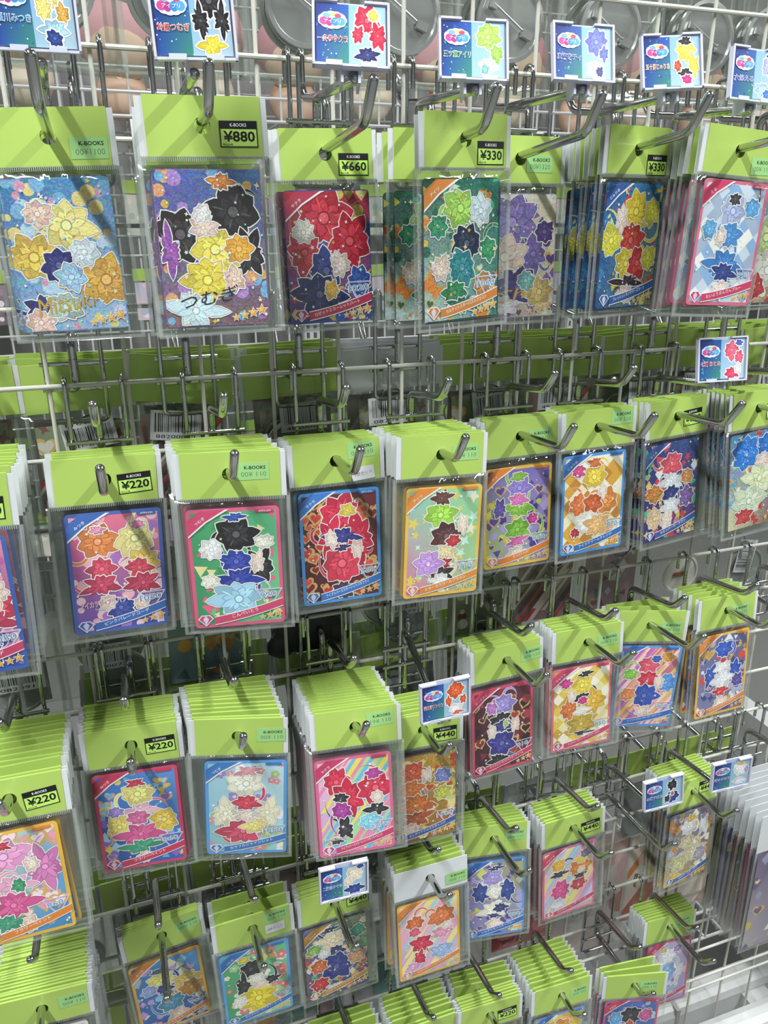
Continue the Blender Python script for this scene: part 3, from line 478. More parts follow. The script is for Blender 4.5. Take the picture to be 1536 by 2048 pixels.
def add_card(parent, cid, q, detail):
    cm, am = card_meshes(cid)
    dx, dz, cr = q[6]*MM, q[7]*MM, q[8]
    c = link('card', cm, parent, (dx, 0, -.02283-dz-CH/2), (0, -cr, 0))
    link('artwork', am, c)
    if not detail: return c
    border, bg, mk, mc, cl, ban, name, num, title, stars, foil = CARDS[cid]
    if ban:
        link('banner', band((-17, -37.2), (29.2, -26.5), 1.2, 5.2, ban, -.00085), c)
        if title: link('title_lettering', text_mesh(title, 2.6, WHITEINK, .012, min(34, 3.0*len(title))), c, (.0035, -.00090, -.0327), (0, -.226, 0))
        link('emblem', emblem(ban), c, (-.0228, -.00088, -.0362))
    if ban and name:
        link('corner_ribbon', corner(ban), c)
        link('name_lettering', text_mesh(name, 2.2, WHITEINK, .01, min(13, 2.6*len(name))), c, (-.0215, -.00090, .0345), (0, -.62, 0))
    if not ban and title:
        link('signature', text_mesh(title, 10 if len(title) > 4 else 8, GOLD if cid != 'r1c1' else BLACK, .0, 34, .25), c, (-.004, -.00086, -.026), (0, -.16, 0))
    if num:
        link('score_backing', text_mesh(num, 4.8, WHITEINK, .06, 3.9*len(num)), c, (.0195, -.00084, -.0205), (0, -.08, 0))
        link('score_lettering', text_mesh(num, 4.2, ink('5a90c8'), .0, 3.5*len(num)), c, (.0195, -.00089, -.0205), (0, -.08, 0))
    if ban and not foil:
        link('code_chip', chip(ban), c, (.0205, -.00088, .0395))
        if cid in CODES: link('code_lettering', text_mesh(CODES[cid], 1.2, WHITEINK, .01, 8), c, (.0205, -.00092, .0395))
    if num and ban: link('score_frame', score_frame(), c, (.0205, -.00080, -.0225))
    if cid == 'r2c1':
        link('logo_outline', text_mesh('アイカツ！×プリパラ', 4.6, WHITEINK, .06, 29), c, (-.0110, -.00084, -.0205), (0, -.08, 0))
        link('logo_lettering', text_mesh('アイカツ！×プリパラ', 4.0, ink('b85a9a'), .01, 28), c, (-.0110, -.00088, -.0205), (0, -.08, 0))
        link('subtitle_lettering', text_mesh('THE MOVIE', 1.5, WHITEINK, .0, 12), c, (-.0105, -.00088, -.0246), (0, -.08, 0))
    if cid == 'r3c3':
        link('logo_outline', text_mesh('Scarlet Butterfly', 3.4, WHITEINK, .07, 19), c, (-.0160, -.00084, -.0270))
        link('logo_lettering', text_mesh('Scarlet Butterfly', 2.9, BLACK, .0, 18, .2), c, (-.0160, -.00088, -.0270))
    for s_ in range(stars):
        sc = .75+.13*s_; o = link('star', star_mesh(), c, (.0255-(stars-1-s_)*.0052, -.00090-s_*.00002, -.0345-(stars-1-s_)*.0012)); o.scale = (sc, 1, sc)
    return c
# ---------------------------------------------------------------- price stickers
def frame_sticker_mesh():
    b = MB(); w, h = .0210, .0134
    b.box(-w/2, w/2, -.00005, .00005, -h/2, h/2, 0)
    b.box(-w/2+.0006, w/2-.0006, -.00008, -.00006, -h/2+.0006, h/2-.0042, 1)
    return b.mesh('price_sticker', [BLACK, mat('sticker_lime', (.47, .72, .14, 1), .4)])
FSM = frame_sticker_mesh()
GSM = rmesh('price_sticker', -.0103, .0103, -.00005, .00005, -.0057, .0057, STICK)
WSM = rmesh('note_sticker', -.0085, .0085, -.00005, .00005, -.0048, .0048, WHITE_P)
def sticker(parent, kind, txt, x, z, rot=0):
    y = -.0010
    if kind == 'F':
        s = link('price_sticker', FSM, parent, (x, y, z), (0, -rot, 0))
        link('shop_lettering', text_mesh('K-BOOKS', 1.7, WHITEINK, .01, 9), s, (0, -.00010, .0046))
        link('price_lettering', text_mesh(txt, 5.6, BLACK, .026, 17.5), s, (.0002, -.00011, -.0011))
        link('tax_lettering', text_mesh('税込価格', 1.1, BLACK, .01, 5.5), s, (-.0064, -.00011, -.0052))
    else:
        s = link('price_sticker', GSM, parent, (x, y, z), (0, -rot, 0))
        link('shop_lettering', text_mesh('K-BOOKS', 2.3, BLACK, .02, 13.5), s, (.0014, -.00008, .0024))
        link('price_lettering', text_mesh(txt, 3.2, GREYINK, -.008, 16), s, (.0004, -.00008, -.0019))
    return s
# ---------------------------------------------------------------- display hooks
def frame_mesh(sgn):
    """U frame of a hook: two legs looped over the rail, closed by a U at the bottom. sgn -1 = arms point to -Y"""
    b = MB(); y = sgn*.0068; hw = .018; yb = -sgn*.0048
    P = [(-hw, yb, -.014), (-hw, yb, .0035), (-hw, 0, .0058), (-hw, y, .0035), (-hw, y, -.076), (hw, y, -.076), (hw, y, .0035), (hw, 0, .0058), (hw, yb, .0035), (hw, yb, -.014)]
    b.tube(P, .0016, 9, fillet=.005); return autosmooth(b.mesh('frame', CHROME))
FRAME = {s: frame_mesh(s) for s in (-1, 1)}
def bar_mesh():
    b = MB(); b.tube([(-.0215, 0, 0), (.0215, 0, 0)], .0015, 9); return autosmooth(b.mesh('crossbar', CHROME))
BAR = bar_mesh()
_AM = {}
def arm_mesh(name, z0, za, L, rise, tip=(.014, .019), sgn=-1, r=.0029, dx=0):
    """rod standing on the frame from z0 to za, then running out L with a rise, and a turned-up tip"""
    key = (name, round(z0, 4), round(za, 4), round(L, 4), round(rise, 4), tip, sgn, round(dx, 4))
    if key not in _AM:
        b = MB(); y = sgn*.0056
        P = [(0, y, z0), (0, y, za), (dx, sgn*L, za+rise)]
        if tip: P.append((0, sgn*(L+tip[0]), za+rise+tip[1]))
        b.tube(P, r, 12, fillet=.0065, dome=True); _AM[key] = autosmooth(b.mesh(name, CHROME))
    return _AM[key]
def hook(x, zw, za, L, rise, label, group=None, up=(.064, .008), sgn=-1, tip=(.014, .019), ztag=None, dxt=0):
    """za: height of the lower arm's root (absolute); zw: rail height"""
    o = link('display_hook', None, None, (x, 0, zw)); setp(o, label, 'hook', group)
    link('frame', FRAME[sgn], o)
    for z in (-.037, -.054): link('crossbar', BAR, o, (0, sgn*.0099, z))
    link('lower_arm', arm_mesh('lower_arm', -.030, za-zw, L, rise, tip, sgn), o)
    if up:
        if ztag is None: link('upper_arm', arm_mesh('upper_arm', -.034, -.0205, up[0], up[1], (.012, .014), sgn), o)
        else: link('upper_arm', arm_mesh('upper_arm', -.034, -.0225, up[0], ztag-zw+.0225, None, sgn, dx=dxt), o)
    return o

# ================================================================ SETTING
Z0 = 1.22                                     # height of rail 0 above the floor
def zr(h): return Z0-.05*h
FLOOR = mat('floor_vinyl', (.17, .17, .16, 1), .35, bump=.05, bscale=60)
o = link('floor', rmesh('floor', -5, 6, -3.2, 3.6, -.05, 0, FLOOR)); setp(o, 'grey vinyl shop floor', 'floor', kind='structure')
CEILM = mat('ceiling_board', (.5, .51, .5, 1), .8)
o = link('ceiling', rmesh('ceiling', -5, 6, -3.2, 3.6, 2.6, 2.65, CEILM)); setp(o, 'white ceiling of the shop', 'ceiling', kind='structure')
WALLM = mat('wall_paint', (.38, .39, .38, 1), .7)
for nm, b in (('wall_front', (-5, 6, -3.25, -3.2)), ('wall_back', (-5, 6, 3.6, 3.65)), ('wall_left', (-5.05, -5, -3.25, 3.65)), ('wall_right', (6, 6.05, -3.25, 3.65))):
    o = link(nm, rmesh(nm, *b, 0, 2.6, WALLM)); setp(o, 'pale wall closing the shop on its %s side' % nm.split('_')[1], 'wall', kind='structure')
HOUS = mat('lamp_housing', (.8, .8, .8, 1), .4)
for i, (lx, ly, pw) in enumerate(LAMPS):
    o = link('tube_lamp', rmesh('tube_lamp', -.11, .11, -.62, .62, 0, .04, HOUS), None, (lx, ly, 2.56))
    setp(o, 'long white ceiling lamp housing above the shop aisle', 'ceiling lamp', 'lamps on the ceiling')

# ---------------------------------------------------------------- the wire grid panel
GX0, GX1 = -.75, 1.30
panel = link('wire_grid_panel', None, None, (0, 0, 0)); setp(panel, 'cream wire grid panel carrying all the chrome hooks of lime-headed card pouches', 'grid panel')
b = MB(); b.tube([(GX0, 0, 0), (GX1, 0, 0)], .00165, 9); HW = autosmooth(b.mesh('wire', WIRE))
b = MB(); b.tube([(0, 0, zr(23.4)), (0, 0, zr(-8))], .00145, 9); VW = autosmooth(b.mesh('wire', WIRE))
for h in range(-8, 21): link('wire', HW, panel, (0, 0, zr(h)))
link('wire', HW, panel, (0, 0, zr(20.35)))
for v in range(-15, 27): link('wire', VW, panel, (.05*v, .0029, 0))

# ================================================================ POUCHES IN FRONT
POSE = {
'r1c0':(.0224,.0413,1.1666,.033,-.16,-.042,-.772,-1.562,.006), 'r1c1':(.1024,.0791,1.1707,.024,.019,-.031,-.689,-1.141,-.014),
'r1c2':(.1866,.0232,1.1633,.04,.075,-.006,-1.235,-1.096,-.011), 'r1c3':(.2579,.0827,1.1682,.027,.24,-.003,-1.92,-1.37,.007),
'r1c4':(.3255,.028,1.163,.003,.017,-.044,.882,-.338,.008), 'r1c5':(.4009,.0568,1.1684,.011,.256,.008,.745,-1.942,-.01),
'r1c6':(.4684,.0782,1.1675,-.062,.063,-.01,3.728,-3.995,.009), 'r1c7':(.5500,.034,1.166,0,.05,-.03,0,-1,0),
'r2c0':(-.0534,.1026,.9795,-.037,-.005,-.01,-.495,-.123,.046), 'r2c1':(.028,.0477,.9674,-.034,.055,-.041,3.245,-1.274,-.009),
'r2c2':(.1038,.0741,.9707,-.005,-.17,-.019,.852,.032,.007), 'r2c3':(.1823,.046,.9639,.011,-.004,-.075,.613,-1.284,-.013),
'r2c4':(.2546,.0661,.967,-.028,.017,-.042,3.032,.666,-.017), 'r2c5':(.3362,.032,.965,.025,-.001,-.033,-1.125,1.143,-.005),
'r2c6':(.4022,.0392,.9682,.018,.029,-.043,-1.816,-2.125,0), 'r2c7':(.4796,.037,.9707,.025,.131,-.075,-3.5,-1.719,.011),
'r2c8':(.5526,.0486,.9744,.03,.106,-.096,-.154,-3.298,.02), 'r3c0':(-.0533,.0909,.7732,-.006,-.027,-.087,-3.156,.08,.03),
'r3c1':(.0228,.0527,.7691,.008,-.107,-.048,-.514,-1.297,-.005), 'r3c2':(.0965,.072,.7723,-.033,-.239,-.016,4.413,-1.175,-.019),
'r3c3':(.1843,.0749,.7613,.011,-.133,-.126,-2.853,1.706,.006), 'r3c4':(.2506,.05,.7258,0,-.05,-.06,0,1,0),
'r3c5':(0.331,0.04,0.77,.031,.028,-.055,-3.87,.994,-.004), 'r3c6':(0.4096,0.042,0.774,.021,-.052,-.05,-3.175,-.536,.012),
'r3c7':(0.479,0.038,0.776,-.046,-.225,-.054,3.666,-2.602,-.019), 'r3c8':(0.5565,0.047,0.7826,-.013,.034,-.091,.736,-.323,.016),
'r4c0':(-.064,.072,.5675,-.03,-.02,0,0,0,0), 'r4c1':(.0253,.0208,.5523,.06,.056,0,-2.487,1.61,-.006),
'r4c2':(.0993,.0431,.5564,.028,.005,.004,-1.444,-.469,-.013), 'r4c3':(.1745,.033,.548,.023,.024,-.038,-1.21,-1.246,-.005),
'r4c4':(0.256,0.06,0.575,.018,-.01,-.068,-2.489,-1.204,0), 'r4c5':(0.3305,0.037,0.5755,-.003,-.15,-.119,1.836,.35,0),
'r4c6':(0.414,0.042,0.568,.041,-.012,-.03,-2.566,-1.161,.008), 'r4c7':(0.553,0.045,0.575,-.04,.123,-.097,.611,-.694,-.031),
'r5c2':(.3245,.060,.376,-.003,-.036,-.049,0,0,0), 'r5c1':(.3299,.0318,.3707,-.017,-.1,-.019,0,0,0),
'r5c3':(.4045,.064,.3735,-.019,-.019,-.088,-.919,-.296,-.005), 'r5c5':(0.558,0.038,0.3825,-.06,.006,-.111,3.524,-3.446,-.007),
'r5c4':(.4858,.076,.3681,-.014,-.238,-.046,.081,-3.045,-.006), 'r5ca':(.1800,.045,.374,0,0,0,0,0,0), 'r5cb':(.2560,.055,.374,0,0,0,0,0,0),
}
CARDS['r5ca'] = CARDS['r5c1']; CARDS['r5cb'] = CARDS['r5c2']
# id: (rail, pouches on the arm, first depth, sticker kind, price text, sticker x mm, z mm, rot, what it looks like)
INFO = {
'r1c0': (0, 3, .016, 'G', '00¥1100', 21, -6.5, 0, '¥1100 sticker and sky-blue foil card'),
'r1c1': (0, 6, .018, 'F', '¥880', 19.5, -4.2, 0, '¥880 sticker and sparkling black-and-yellow foil card'),
'r1c2': (0, 2, .017, 'F', '¥660', 19.0, -6.8, -.02, '¥660 sticker and crimson-navy foil card'),
'r1c3': (0, 4, .018, 'F', '¥330', 19.5, -7.4, 0, '¥330 sticker and emerald foil card'),
'r1c4': (0, 3, .016, 'G', '00¥1320', 15, -3, 0, '¥1320 sticker and lavender foil card'),
'r1c5': (0, 7, .014, 'F', '¥330', 20, -9.5, 0, '¥330 sticker and lemon-and-blue foil card'),
'r1c6': (0, 10, .014, 'G', '00¥ 110', 22.5, -8, .05, '¥110 sticker and ice-blue diamond card'),
'r1c7': (0, 2, .018, None, '', 0, 0, 0, 'violet foil card at the rail end'),
'r2c0': (4, 10, .016, 'F', '¥330', 19, -5, 0, 'half-seen price and blue-bordered pink card'),
'r2c1': (4, 8, .016, 'F', '¥220', 18.5, -3.5, .06, '¥220 sticker and pink card'),
'r2c2': (4, 9, .016, 'G', '00¥ 110', 15, 1.5, 0, '¥110 sticker and green card with navy petals'),
'r2c3': (4, 9, .014, 'G', '00¥ 110', 19, 6.5, .06, 'handwritten note and dark red heart card'),
'r2c4': (4, 10, .014, 'G', '00¥ 110', 18.5, .5, 0, '¥110 sticker and rainbow card with brown petals'),
'r2c5': (4, 6, .014, 'G', '00¥ 110', 17, -1.5, 0, '¥110 sticker and violet-and-lime card'),
'r2c6': (4, 5, .014, 'G', '00¥ 110', 21.5, 6.5, 0, '¥110 sticker and blue-bordered golden card'),
'r2c7': (4, 6, .014, 'F', '¥330', 17, -2.5, .05, '¥330 sticker and navy foil card'),
'r2c8': (4, 8, .014, 'F', '¥330', 19, -4, 0, 'bright blue petals on a foil card'),
'r3c0': (8, 11, .018, 'F', '¥220', 18.5, -3, .1, '¥220 sticker and yellow-bordered pale pink petals'),
'r3c1': (8, 12, .014, 'F', '¥220', 20, -2.5, .03, '¥220 sticker and crimson-bordered blue card'),
'r3c2': (8, 11, .014, 'G', '00¥ 110', 24, .5, 0, '¥110 sticker and card of ivory petals'),
'r3c3': (8, 16, .014, 'G', '19¥ 110', 19.5, 4.5, .05, '19¥110 sticker and pink-bordered crimson petals'),
'r3c4': (8, 8, .014, 'F', '¥440', 19.5, -7, 0, '¥440 sticker and amber foil card'),
'r3c5': (8, 10, .013, 'G', '00¥ 110', 24, 1.5, .05, '¥110 sticker and pink-bordered maroon card'),
'r3c6': (8, 7, .013, 'G', '00¥ 110', 20.5, -.5, .05, '¥110 sticker and pink-bordered golden card'),
'r3c7': (8, 3, .014, 'G', '00¥ 110', 20, -2, -.03, '¥110 sticker and tilted blue-bordered red card'),
'r3c8': (8, 6, .013, 'G', '00¥ 110', 15, -2, .05, '¥110 sticker and royal blue and white petals'),
'r4c0': (12, 20, .014, 'G', '00¥ 110', 22, 2, .05, '¥110 sticker on the thickest stack'),
'r4c1': (12, 6, .012, 'G', '00¥ 110', 22, 3.5, .06, '¥110 sticker and yellow-bordered blue card'),
'r4c2': (12, 3, .016, 'G', '00¥ 110', 20.5, 7, .04, 'handwritten note and green-and-yellow card'),
'r4c3': (12, 8, .013, 'F', '¥440', 21.5, -2, .04, '¥440 sticker and navy-petalled foil card'),
'r4c4': (12, 10, .013, 'G', '00¥ 110', 25, -6, .03, 'orange and crimson petalled card'),
'r4c5': (12, 7, .012, 'G', '00¥ 110', 21, 2, 0, '¥110 sticker and lilac card with navy petals'),
'r4c6': (12, 8, .013, 'F', '¥440', 19.5, -3.5, .06, '¥440 sticker and pink-bordered pastel card'),
'r4c7': (12, 9, .012, 'F', '¥440', 18, 2, 0, 'silver and gold foil card'),
'r5c1': (16, 4, .014, 'G', '00¥ 110', 20, 0, 0, 'deep blue card behind the lowest ¥220 pouch'),
'r5c2': (16, 6, .044, 'F', '¥220', 19, -4, .05, '¥220 sticker on the lowest rail'),
'r5c3': (16, 11, .013, 'G', '00¥ 110', 20.5, -1, .05, '¥110 sticker and orange petals, lowest rail'),
'r5c4': (16, 3, .060, 'G', '00¥ 110', 16, -1, 0, '¥110 sticker and midnight blue card'),
'r5c5': (16, 8, .012, 'G', '00¥ 110', 18, 3, .05, '¥110 sticker and crimson-bordered white petals'),
'r5ca': (16, 5, .016, None, '', 0, 0, 0, 'plain header below the navy-petalled foil card'),
'r5cb': (16, 8, .014, None, '', 0, 0, 0, 'plain header below the white-headed pouch'),
}
SLOPE = {0: .085, 4: .07, 8: .06, 12: .05, 16: .05}
ARML = {0: .108, 4: .091, 8: .090, 12: .088, 16: .090}
SPEC_L = {'r2c0': .118, 'r3c0': .108, 'r4c0': .098}
NOTE = {'r2c3': (19.5, -10.5, .08), 'r4c2': (19, -5.5, .05)}
def pouch(x, y, z, ro, ya, pi, cid, front, q, label, group=None, white=False):
    o = link('card_pouch', None, None, (x, -y, z)); setp(o, label, 'card pouch', group)
    M = Matrix.Rotation(ya, 4, 'Z') @ Matrix.Rotation(pi, 4, 'X') @ Matrix.Rotation(-ro, 4, 'Y')
    o.rotation_euler = M.to_euler()
    link('header_card', WH_HEAD, o)
    if not white: link('green_panel', GR_PAN, o)
    link('bag', (FBAGS if front else BAGS)[rnd.randrange(4)], o)
    if front: link('seal_teeth', TEETH_M, o)
    add_card(o, cid, q, front)
    return o
HOOKS = {}
ORD = 'first second third fourth fifth sixth seventh eighth ninth tenth eleventh twelfth thirteenth fourteenth fifteenth sixteenth seventeenth eighteenth nineteenth twentieth'.split()
# tag on an arm: (depth of the tag, height of its lower edge, x of the tag)
TAGZ = {'r1c0': (.080, 1.200, .025), 'r1c1': (.113, 1.194, .0965), 'r1c2': (.118, 1.1955, .179), 'r1c3': (.102, 1.196, .256), 'r1c4': (.089, 1.2015, .3345), 'r1c5': (.083, 1.201, .4025), 'r1c6': (.075, 1.198, .4775),
        'r2c7': (.070, 1.0055, .488), 'r3c4': (.095, .7665, .2484), 'r4c3': (.090, .6135, .168), 'r4c7': (.087, .6125, .550)}
for cid, (rail, n, y0, sk, st, sx, sz, sr, look) in INFO.items():
    q = POSE[cid]; x, y, z, ro, ya, pi = q[:6]; zw = zr(rail); sl = SLOPE[rail]
    za = z+.0014-sl*(y-.012)
    L = SPEC_L.get(cid, ARML[rail])
    if cid not in ('r5c1',):
        tag = TAGZ.get(cid)
        HOOKS[cid] = hook(x, zw, za, L, sl*(L-.012), 'chrome two-armed hook carrying the pouch with ' + look,
                          up=(tag[0]-.003, 0) if tag else (.064, .008), ztag=tag[1]-.0035 if tag else None, dxt=tag[2]-x if tag else 0)
    white = cid == 'r4c4'
    for i in range(n):
        t = 1.0 if n == 1 else i/(n-1); front = i == n-1
        yy = y0+(y-y0)*t
        if n > 4 and i == n-2: yy = max(yy, y-.0042)
        if cid == 'r1c3' and not front: yy = (.018, .034, .0775)[i]
        if front: zz, xx, r2, ya2, pi2 = z, x, ro, ya, pi
        else:
            zz = za+sl*(yy-.012)-.0014 + rnd.uniform(-.0006, .0006); xx = x+rnd.uniform(-.0012, .0012)
            if n > 4 and i == n-2: t = 1.0
            r2 = ro*(.3+.7*t)+rnd.uniform(-.03, .03); ya2 = ya*(.4+.6*t); pi2 = pi
        qq = q if front else q[:6]+(q[6]+rnd.uniform(-2, 2), q[7]+rnd.uniform(-.4, 1.2), q[8]+rnd.uniform(-.03, .03))
        p = pouch(xx, yy, zz, r2, ya2, pi2, cid, front, qq,
                  ('white-headed front card pouch with ' if white else 'lime-headed front card pouch with ')+look if front else ORD[n-2-i]+' lime-headed pouch behind the front one with '+look,
                  None if front else 'pouches behind the one with '+look, white and front)
        if front and sk: sticker(p, sk, st, sx*MM, sz*MM, sr)
        if front and cid in NOTE:
            nx_, nz_, nr = NOTE[cid]; s_ = link('note_sticker', WSM, p, (nx_*MM, -.0013, nz_*MM), (0, -nr, 0))
            link('handwriting', text_mesh('3枚セット', 3.0, BLACK, -.01, 13, .1), s_, (0, -.0001, 0), (0, -.05, 0))
        if cid == 'r3c3' and i == 0: sticker(p, 'G', '00¥ 110', .018, .004, .04)
# hooks that carry no pouch
hook(.4785, zr(12), zr(12)-.058, .094, .005, 'chrome two-armed hook with a tag and an empty lower arm beside the pastel card stack', up=(.077, 0), ztag=.602)
hook(.632, zr(8), zr(8)-.055, .090, .005, 'empty chrome two-armed hook on the third rail beside the royal blue petals')
hook(.632, zr(0), zr(0)-.053, .100, .006, 'empty chrome two-armed hook on the top rail beside the violet foil card')
hook(-.050, zr(0), zr(0)-.053, .100, .006, 'empty chrome two-armed hook on the top rail beside the sky-blue foil card')
hook(.632, zr(4), zr(4)-.053, .090, .006, 'empty chrome two-armed hook on the second rail beside the bright blue petals')

# ================================================================ NAME TAGS
TW, TH, TD = .040, .034, .0034
def tag_holder():
    b = MB(); w, h, d = TW/2, TH/2, TD
    b.box(-w, w, 0, .0009, -h, h)
    b.box(-w, -w+.0012, -d, 0, -h, h); b.box(w-.0012, w, -d, 0, -h, h); b.box(-w, w, -d, 0, -h, -h+.0012)
    b.box(-w, -w+.013, -d, 0, h-.0012, h); b.box(w-.013, w, -d, 0, h-.0012, h)
    for x in (-.009, .009): b.box(x-.0042, x+.0042, -d-.0005, -d, -h, -h+.0026)
    return b.mesh('holder', TAGP)
HOLD = tag_holder()
def tag_clip():
    b = MB()
    b.box(-.0052, -.0038, .0009, .012, -TH/2-.006, -TH/2+.004); b.box(.0038, .0052, .0009, .012, -TH/2-.006, -TH/2+.004); b.box(-.0052, .0052, .0009, .012, -TH/2+.0034, -TH/2+.0046)
    return b.mesh('clip', TAGP)
CLIP = tag_clip()
def tag_logo():
    A = Art(-1, 1, -1, 1, 0); R = random.Random(3)
    for i in range(9):
        a = i*.7; A.ell(0+.0048*math.cos(a)/2, .0021*math.sin(a)/2, .0031, .00255, 'dfe6f6', n=12)
    for x, z, r, c in ((-.0042, -.0004, .0021, 'd0468c'), (-.0018, -.0007, .0019, 'b83a80'), (.0012, -.0006, .0021, '3f8fd0'), (.0040, -.0004, .0021, '57a8dc'), (-.0030, .0021, .0013, '7fb6e6'), (0, .0026, .0012, 'e8d870'), (.0026, .0022, .0014, 'd8506a')):
        A.ell(x/2+.5-.5, z/2, r, r, c, n=14)
    return A.mesh('logo', PRINT)
class ArtU(Art):
    pass
def logo_mesh():
    V = []; F = []; C = []
    def disc(x, z, rx, rz, c, y):
        k = len(V); n = 16; cc = hexc(c)
        for i in range(n): a = 2*math.pi*i/n; V.append((x+rx*math.cos(a), y, z+rz*math.sin(a))); C.append(cc)
        F.append(tuple(range(k, k+n)))
    y = 0
    for i in range(11):
        a = i*2*math.pi/11; y -= .000004; disc(.0046*math.cos(a), .0024*math.sin(a), .0030, .0023, 'd7e4f6', y)
    disc(0, 0, .005, .003, 'd7e4f6', y-.000004)
    for x, z, rx, rz, c in ((-.0044, -.0006, .0023, .0021, 'cf4a92'), (-.0016, -.0010, .0018, .0022, 'b43c86'), (.0014, -.0008, .0020, .0022, '3c8cd0'), (.0044, -.0006, .0022, .0021, '5aa6de'), (-.0030, .0023, .0020, .0012, '76aee4'), (.0002, .0029, .0014, .0010, 'e6d670'), (.0028, .0023, .0017, .0012, 'd64e70')):
        y -= .000005; disc(x, z, rx, rz, c, y-.00001)
    return me('logo', V, F, PRINT, cols=C)
LOGO = logo_mesh()
# id, x, y, z(top), roll, yaw, pitch, name, ink, clusters(light half), label
TAGS = [
('T0', .025, .080, 1.235, .003, -.039, .038, '星川みつき', '4f9fd8', [(.5,.8,.6,.4,'f2e488'),(.3,.55,.3,.3,'f0dc78'),(.75,.5,.26,.3,'d9a848'),(.5,.26,.6,.24,'a9d4ec'),(.48,.14,.36,.2,'24408c')], 'yellow and sky-blue petals'),
('T1', .0965, .114, 1.229, .034, -.057, -.033, '鈴風つむぎ', 'd8574a', [(.5,.78,.6,.4,'221e22'),(.25,.5,.3,.5,'262126'),(.78,.5,.3,.5,'262126'),(.5,.16,.6,.22,'f0d840'),(.28,.9,.26,.12,'f2d838')], 'black and yellow petals'),
('T2', .1790, .108, 1.227, -.043, -.185, -.343, '一条寺サクラ', 'c8324a', [(.5,.75,.6,.44,'cf2344'),(.78,.5,.34,.5,'cc2040'),(.25,.5,.24,.3,'cf2545'),(.66,.84,.26,.16,'eedb52'),(.5,.16,.7,.2,'262a6a')], 'crimson and navy petals'),
('T3', .256, .092, 1.228, -.025, -.203, -.302, '三ツ葉アイリ', '4f9a5a', [(.5,.74,.62,.42,'a9dc62'),(.75,.44,.3,.3,'9cd458'),(.5,.2,.5,.2,'f2ece2'),(.4,.14,.2,.16,'7cc4c0')], 'fresh green petals'),
('T4', .3345, .080, 1.2335, -.027, -.124, -.277, '真実夜チィ', '5a62b4', [(.5,.72,.6,.42,'6f78d4'),(.75,.5,.24,.3,'656ecc'),(.45,.2,.56,.24,'f0eef2'),(.6,.14,.2,.2,'3a4080')], 'indigo petals'),
('T5', .4025, .0755, 1.2335, .051, -.267, -.253, '五十嵐じゅりあ', 'e08a3a', [(.55,.72,.5,.42,'eedd4c'),(.55,.9,.4,.14,'241f24'),(.8,.4,.26,.5,'e6cf46'),(.5,.26,.4,.16,'2a242a'),(.55,.12,.3,.16,'d8247c'),(.25,.4,.2,.2,'c8502c')], 'yellow, black and magenta petals'),
('T6', .4775, .070, 1.2315, -.059, -.056, -.152, '六條える', '7a72c8', [(.6,.7,.5,.4,'b0b6e0'),(.6,.9,.3,.1,'2a2a34'),(.4,.2,.6,.24,'a8d0f0'),(.6,.12,.3,.16,'3f7cd0')], 'lavender and blue petals'),
('T7', .488, .065, 1.0385, .04, -.239, -.148, '七瀬 おとめ', 'c83a4a', [(.45,.72,.56,.42,'e4607c'),(.75,.55,.3,.3,'e25a78'),(.75,.9,.3,.12,'3a62c8'),(.5,.14,.6,.24,'d83c60'),(.72,.24,.2,.2,'f4e4de')], 'rose pink petals'),
('T8', .2484, .095, .801, .047, -.033, .014, '四之宮リンリン', 'd8763a', [(.5,.74,.6,.4,'e0602e'),(.2,.45,.22,.3,'dc5c2c'),(.8,.45,.22,.3,'dc5c2c'),(.5,.2,.5,.22,'f4f0ee'),(.55,.08,.5,.1,'d85a34')], 'orange and white petals'),
('T9', .168, .090, .648, .003, -.038, .019, '二階堂タマキ', '6a9ad8', [(.5,.7,.56,.42,'f0e2cc'),(.75,.9,.3,.12,'26449a'),(.25,.45,.24,.3,'ecdcc4'),(.5,.18,.7,.26,'24408e')], 'cream and navy petals'),
('T10', .4795, .080, .6395, .119, -.124, .015, '心橋すばる', '6a7ac8', [(.5,.74,.44,.36,'1f2230'),(.5,.28,.6,.4,'223c8c'),(.25,.22,.24,.3,'1c2028'),(.52,.4,.14,.14,'c8503a')], 'black and blue petals'),
('T11', .5500, .088, .647, .108, -.146, .056, '咲のひかり', '8a8ac0', [(.5,.66,.56,.46,'f2f0f4'),(.5,.88,.4,.12,'dcc058'),(.5,.2,.6,.2,'e8e4ea'),(.85,.6,.2,.3,'b0a4cc')], 'white and gold petals'),
]
def tag_art(cl, seed):
    x0, x1, z0, z1 = -.0180, .0180, -.0150, .0150; xm = -.0012
    A = Art(x0, xm, z0, z1, -.0022); A.grad('1a2a70', '24489c', '2f56ac', '3a8a70'); R = random.Random(seed)
    A.motif('tri', ['2c4a9c', '3a62b0', '335aa8', '4aa080'], 10, seed, .0012)
    A.motif('dot', ['f2f6fc', 'cfe2f8'], 16, seed+1, .00035)
    B = Art(xm, x1, z0, z1, -.0022); B.grad('86b2d0', '9cbed4', '98bcd6', 'aac6d4')
    for i, c in enumerate(cl): B.rosette(c[0], c[1], c[2], c[3], c[4], seed+i, True, 1.3)
    k = len(A.V); V = A.V+B.V; F = A.F+[tuple(i+k for i in f) for f in B.F]
    return me('insert_card', V, F, PRINT, cols=A.C+B.C)
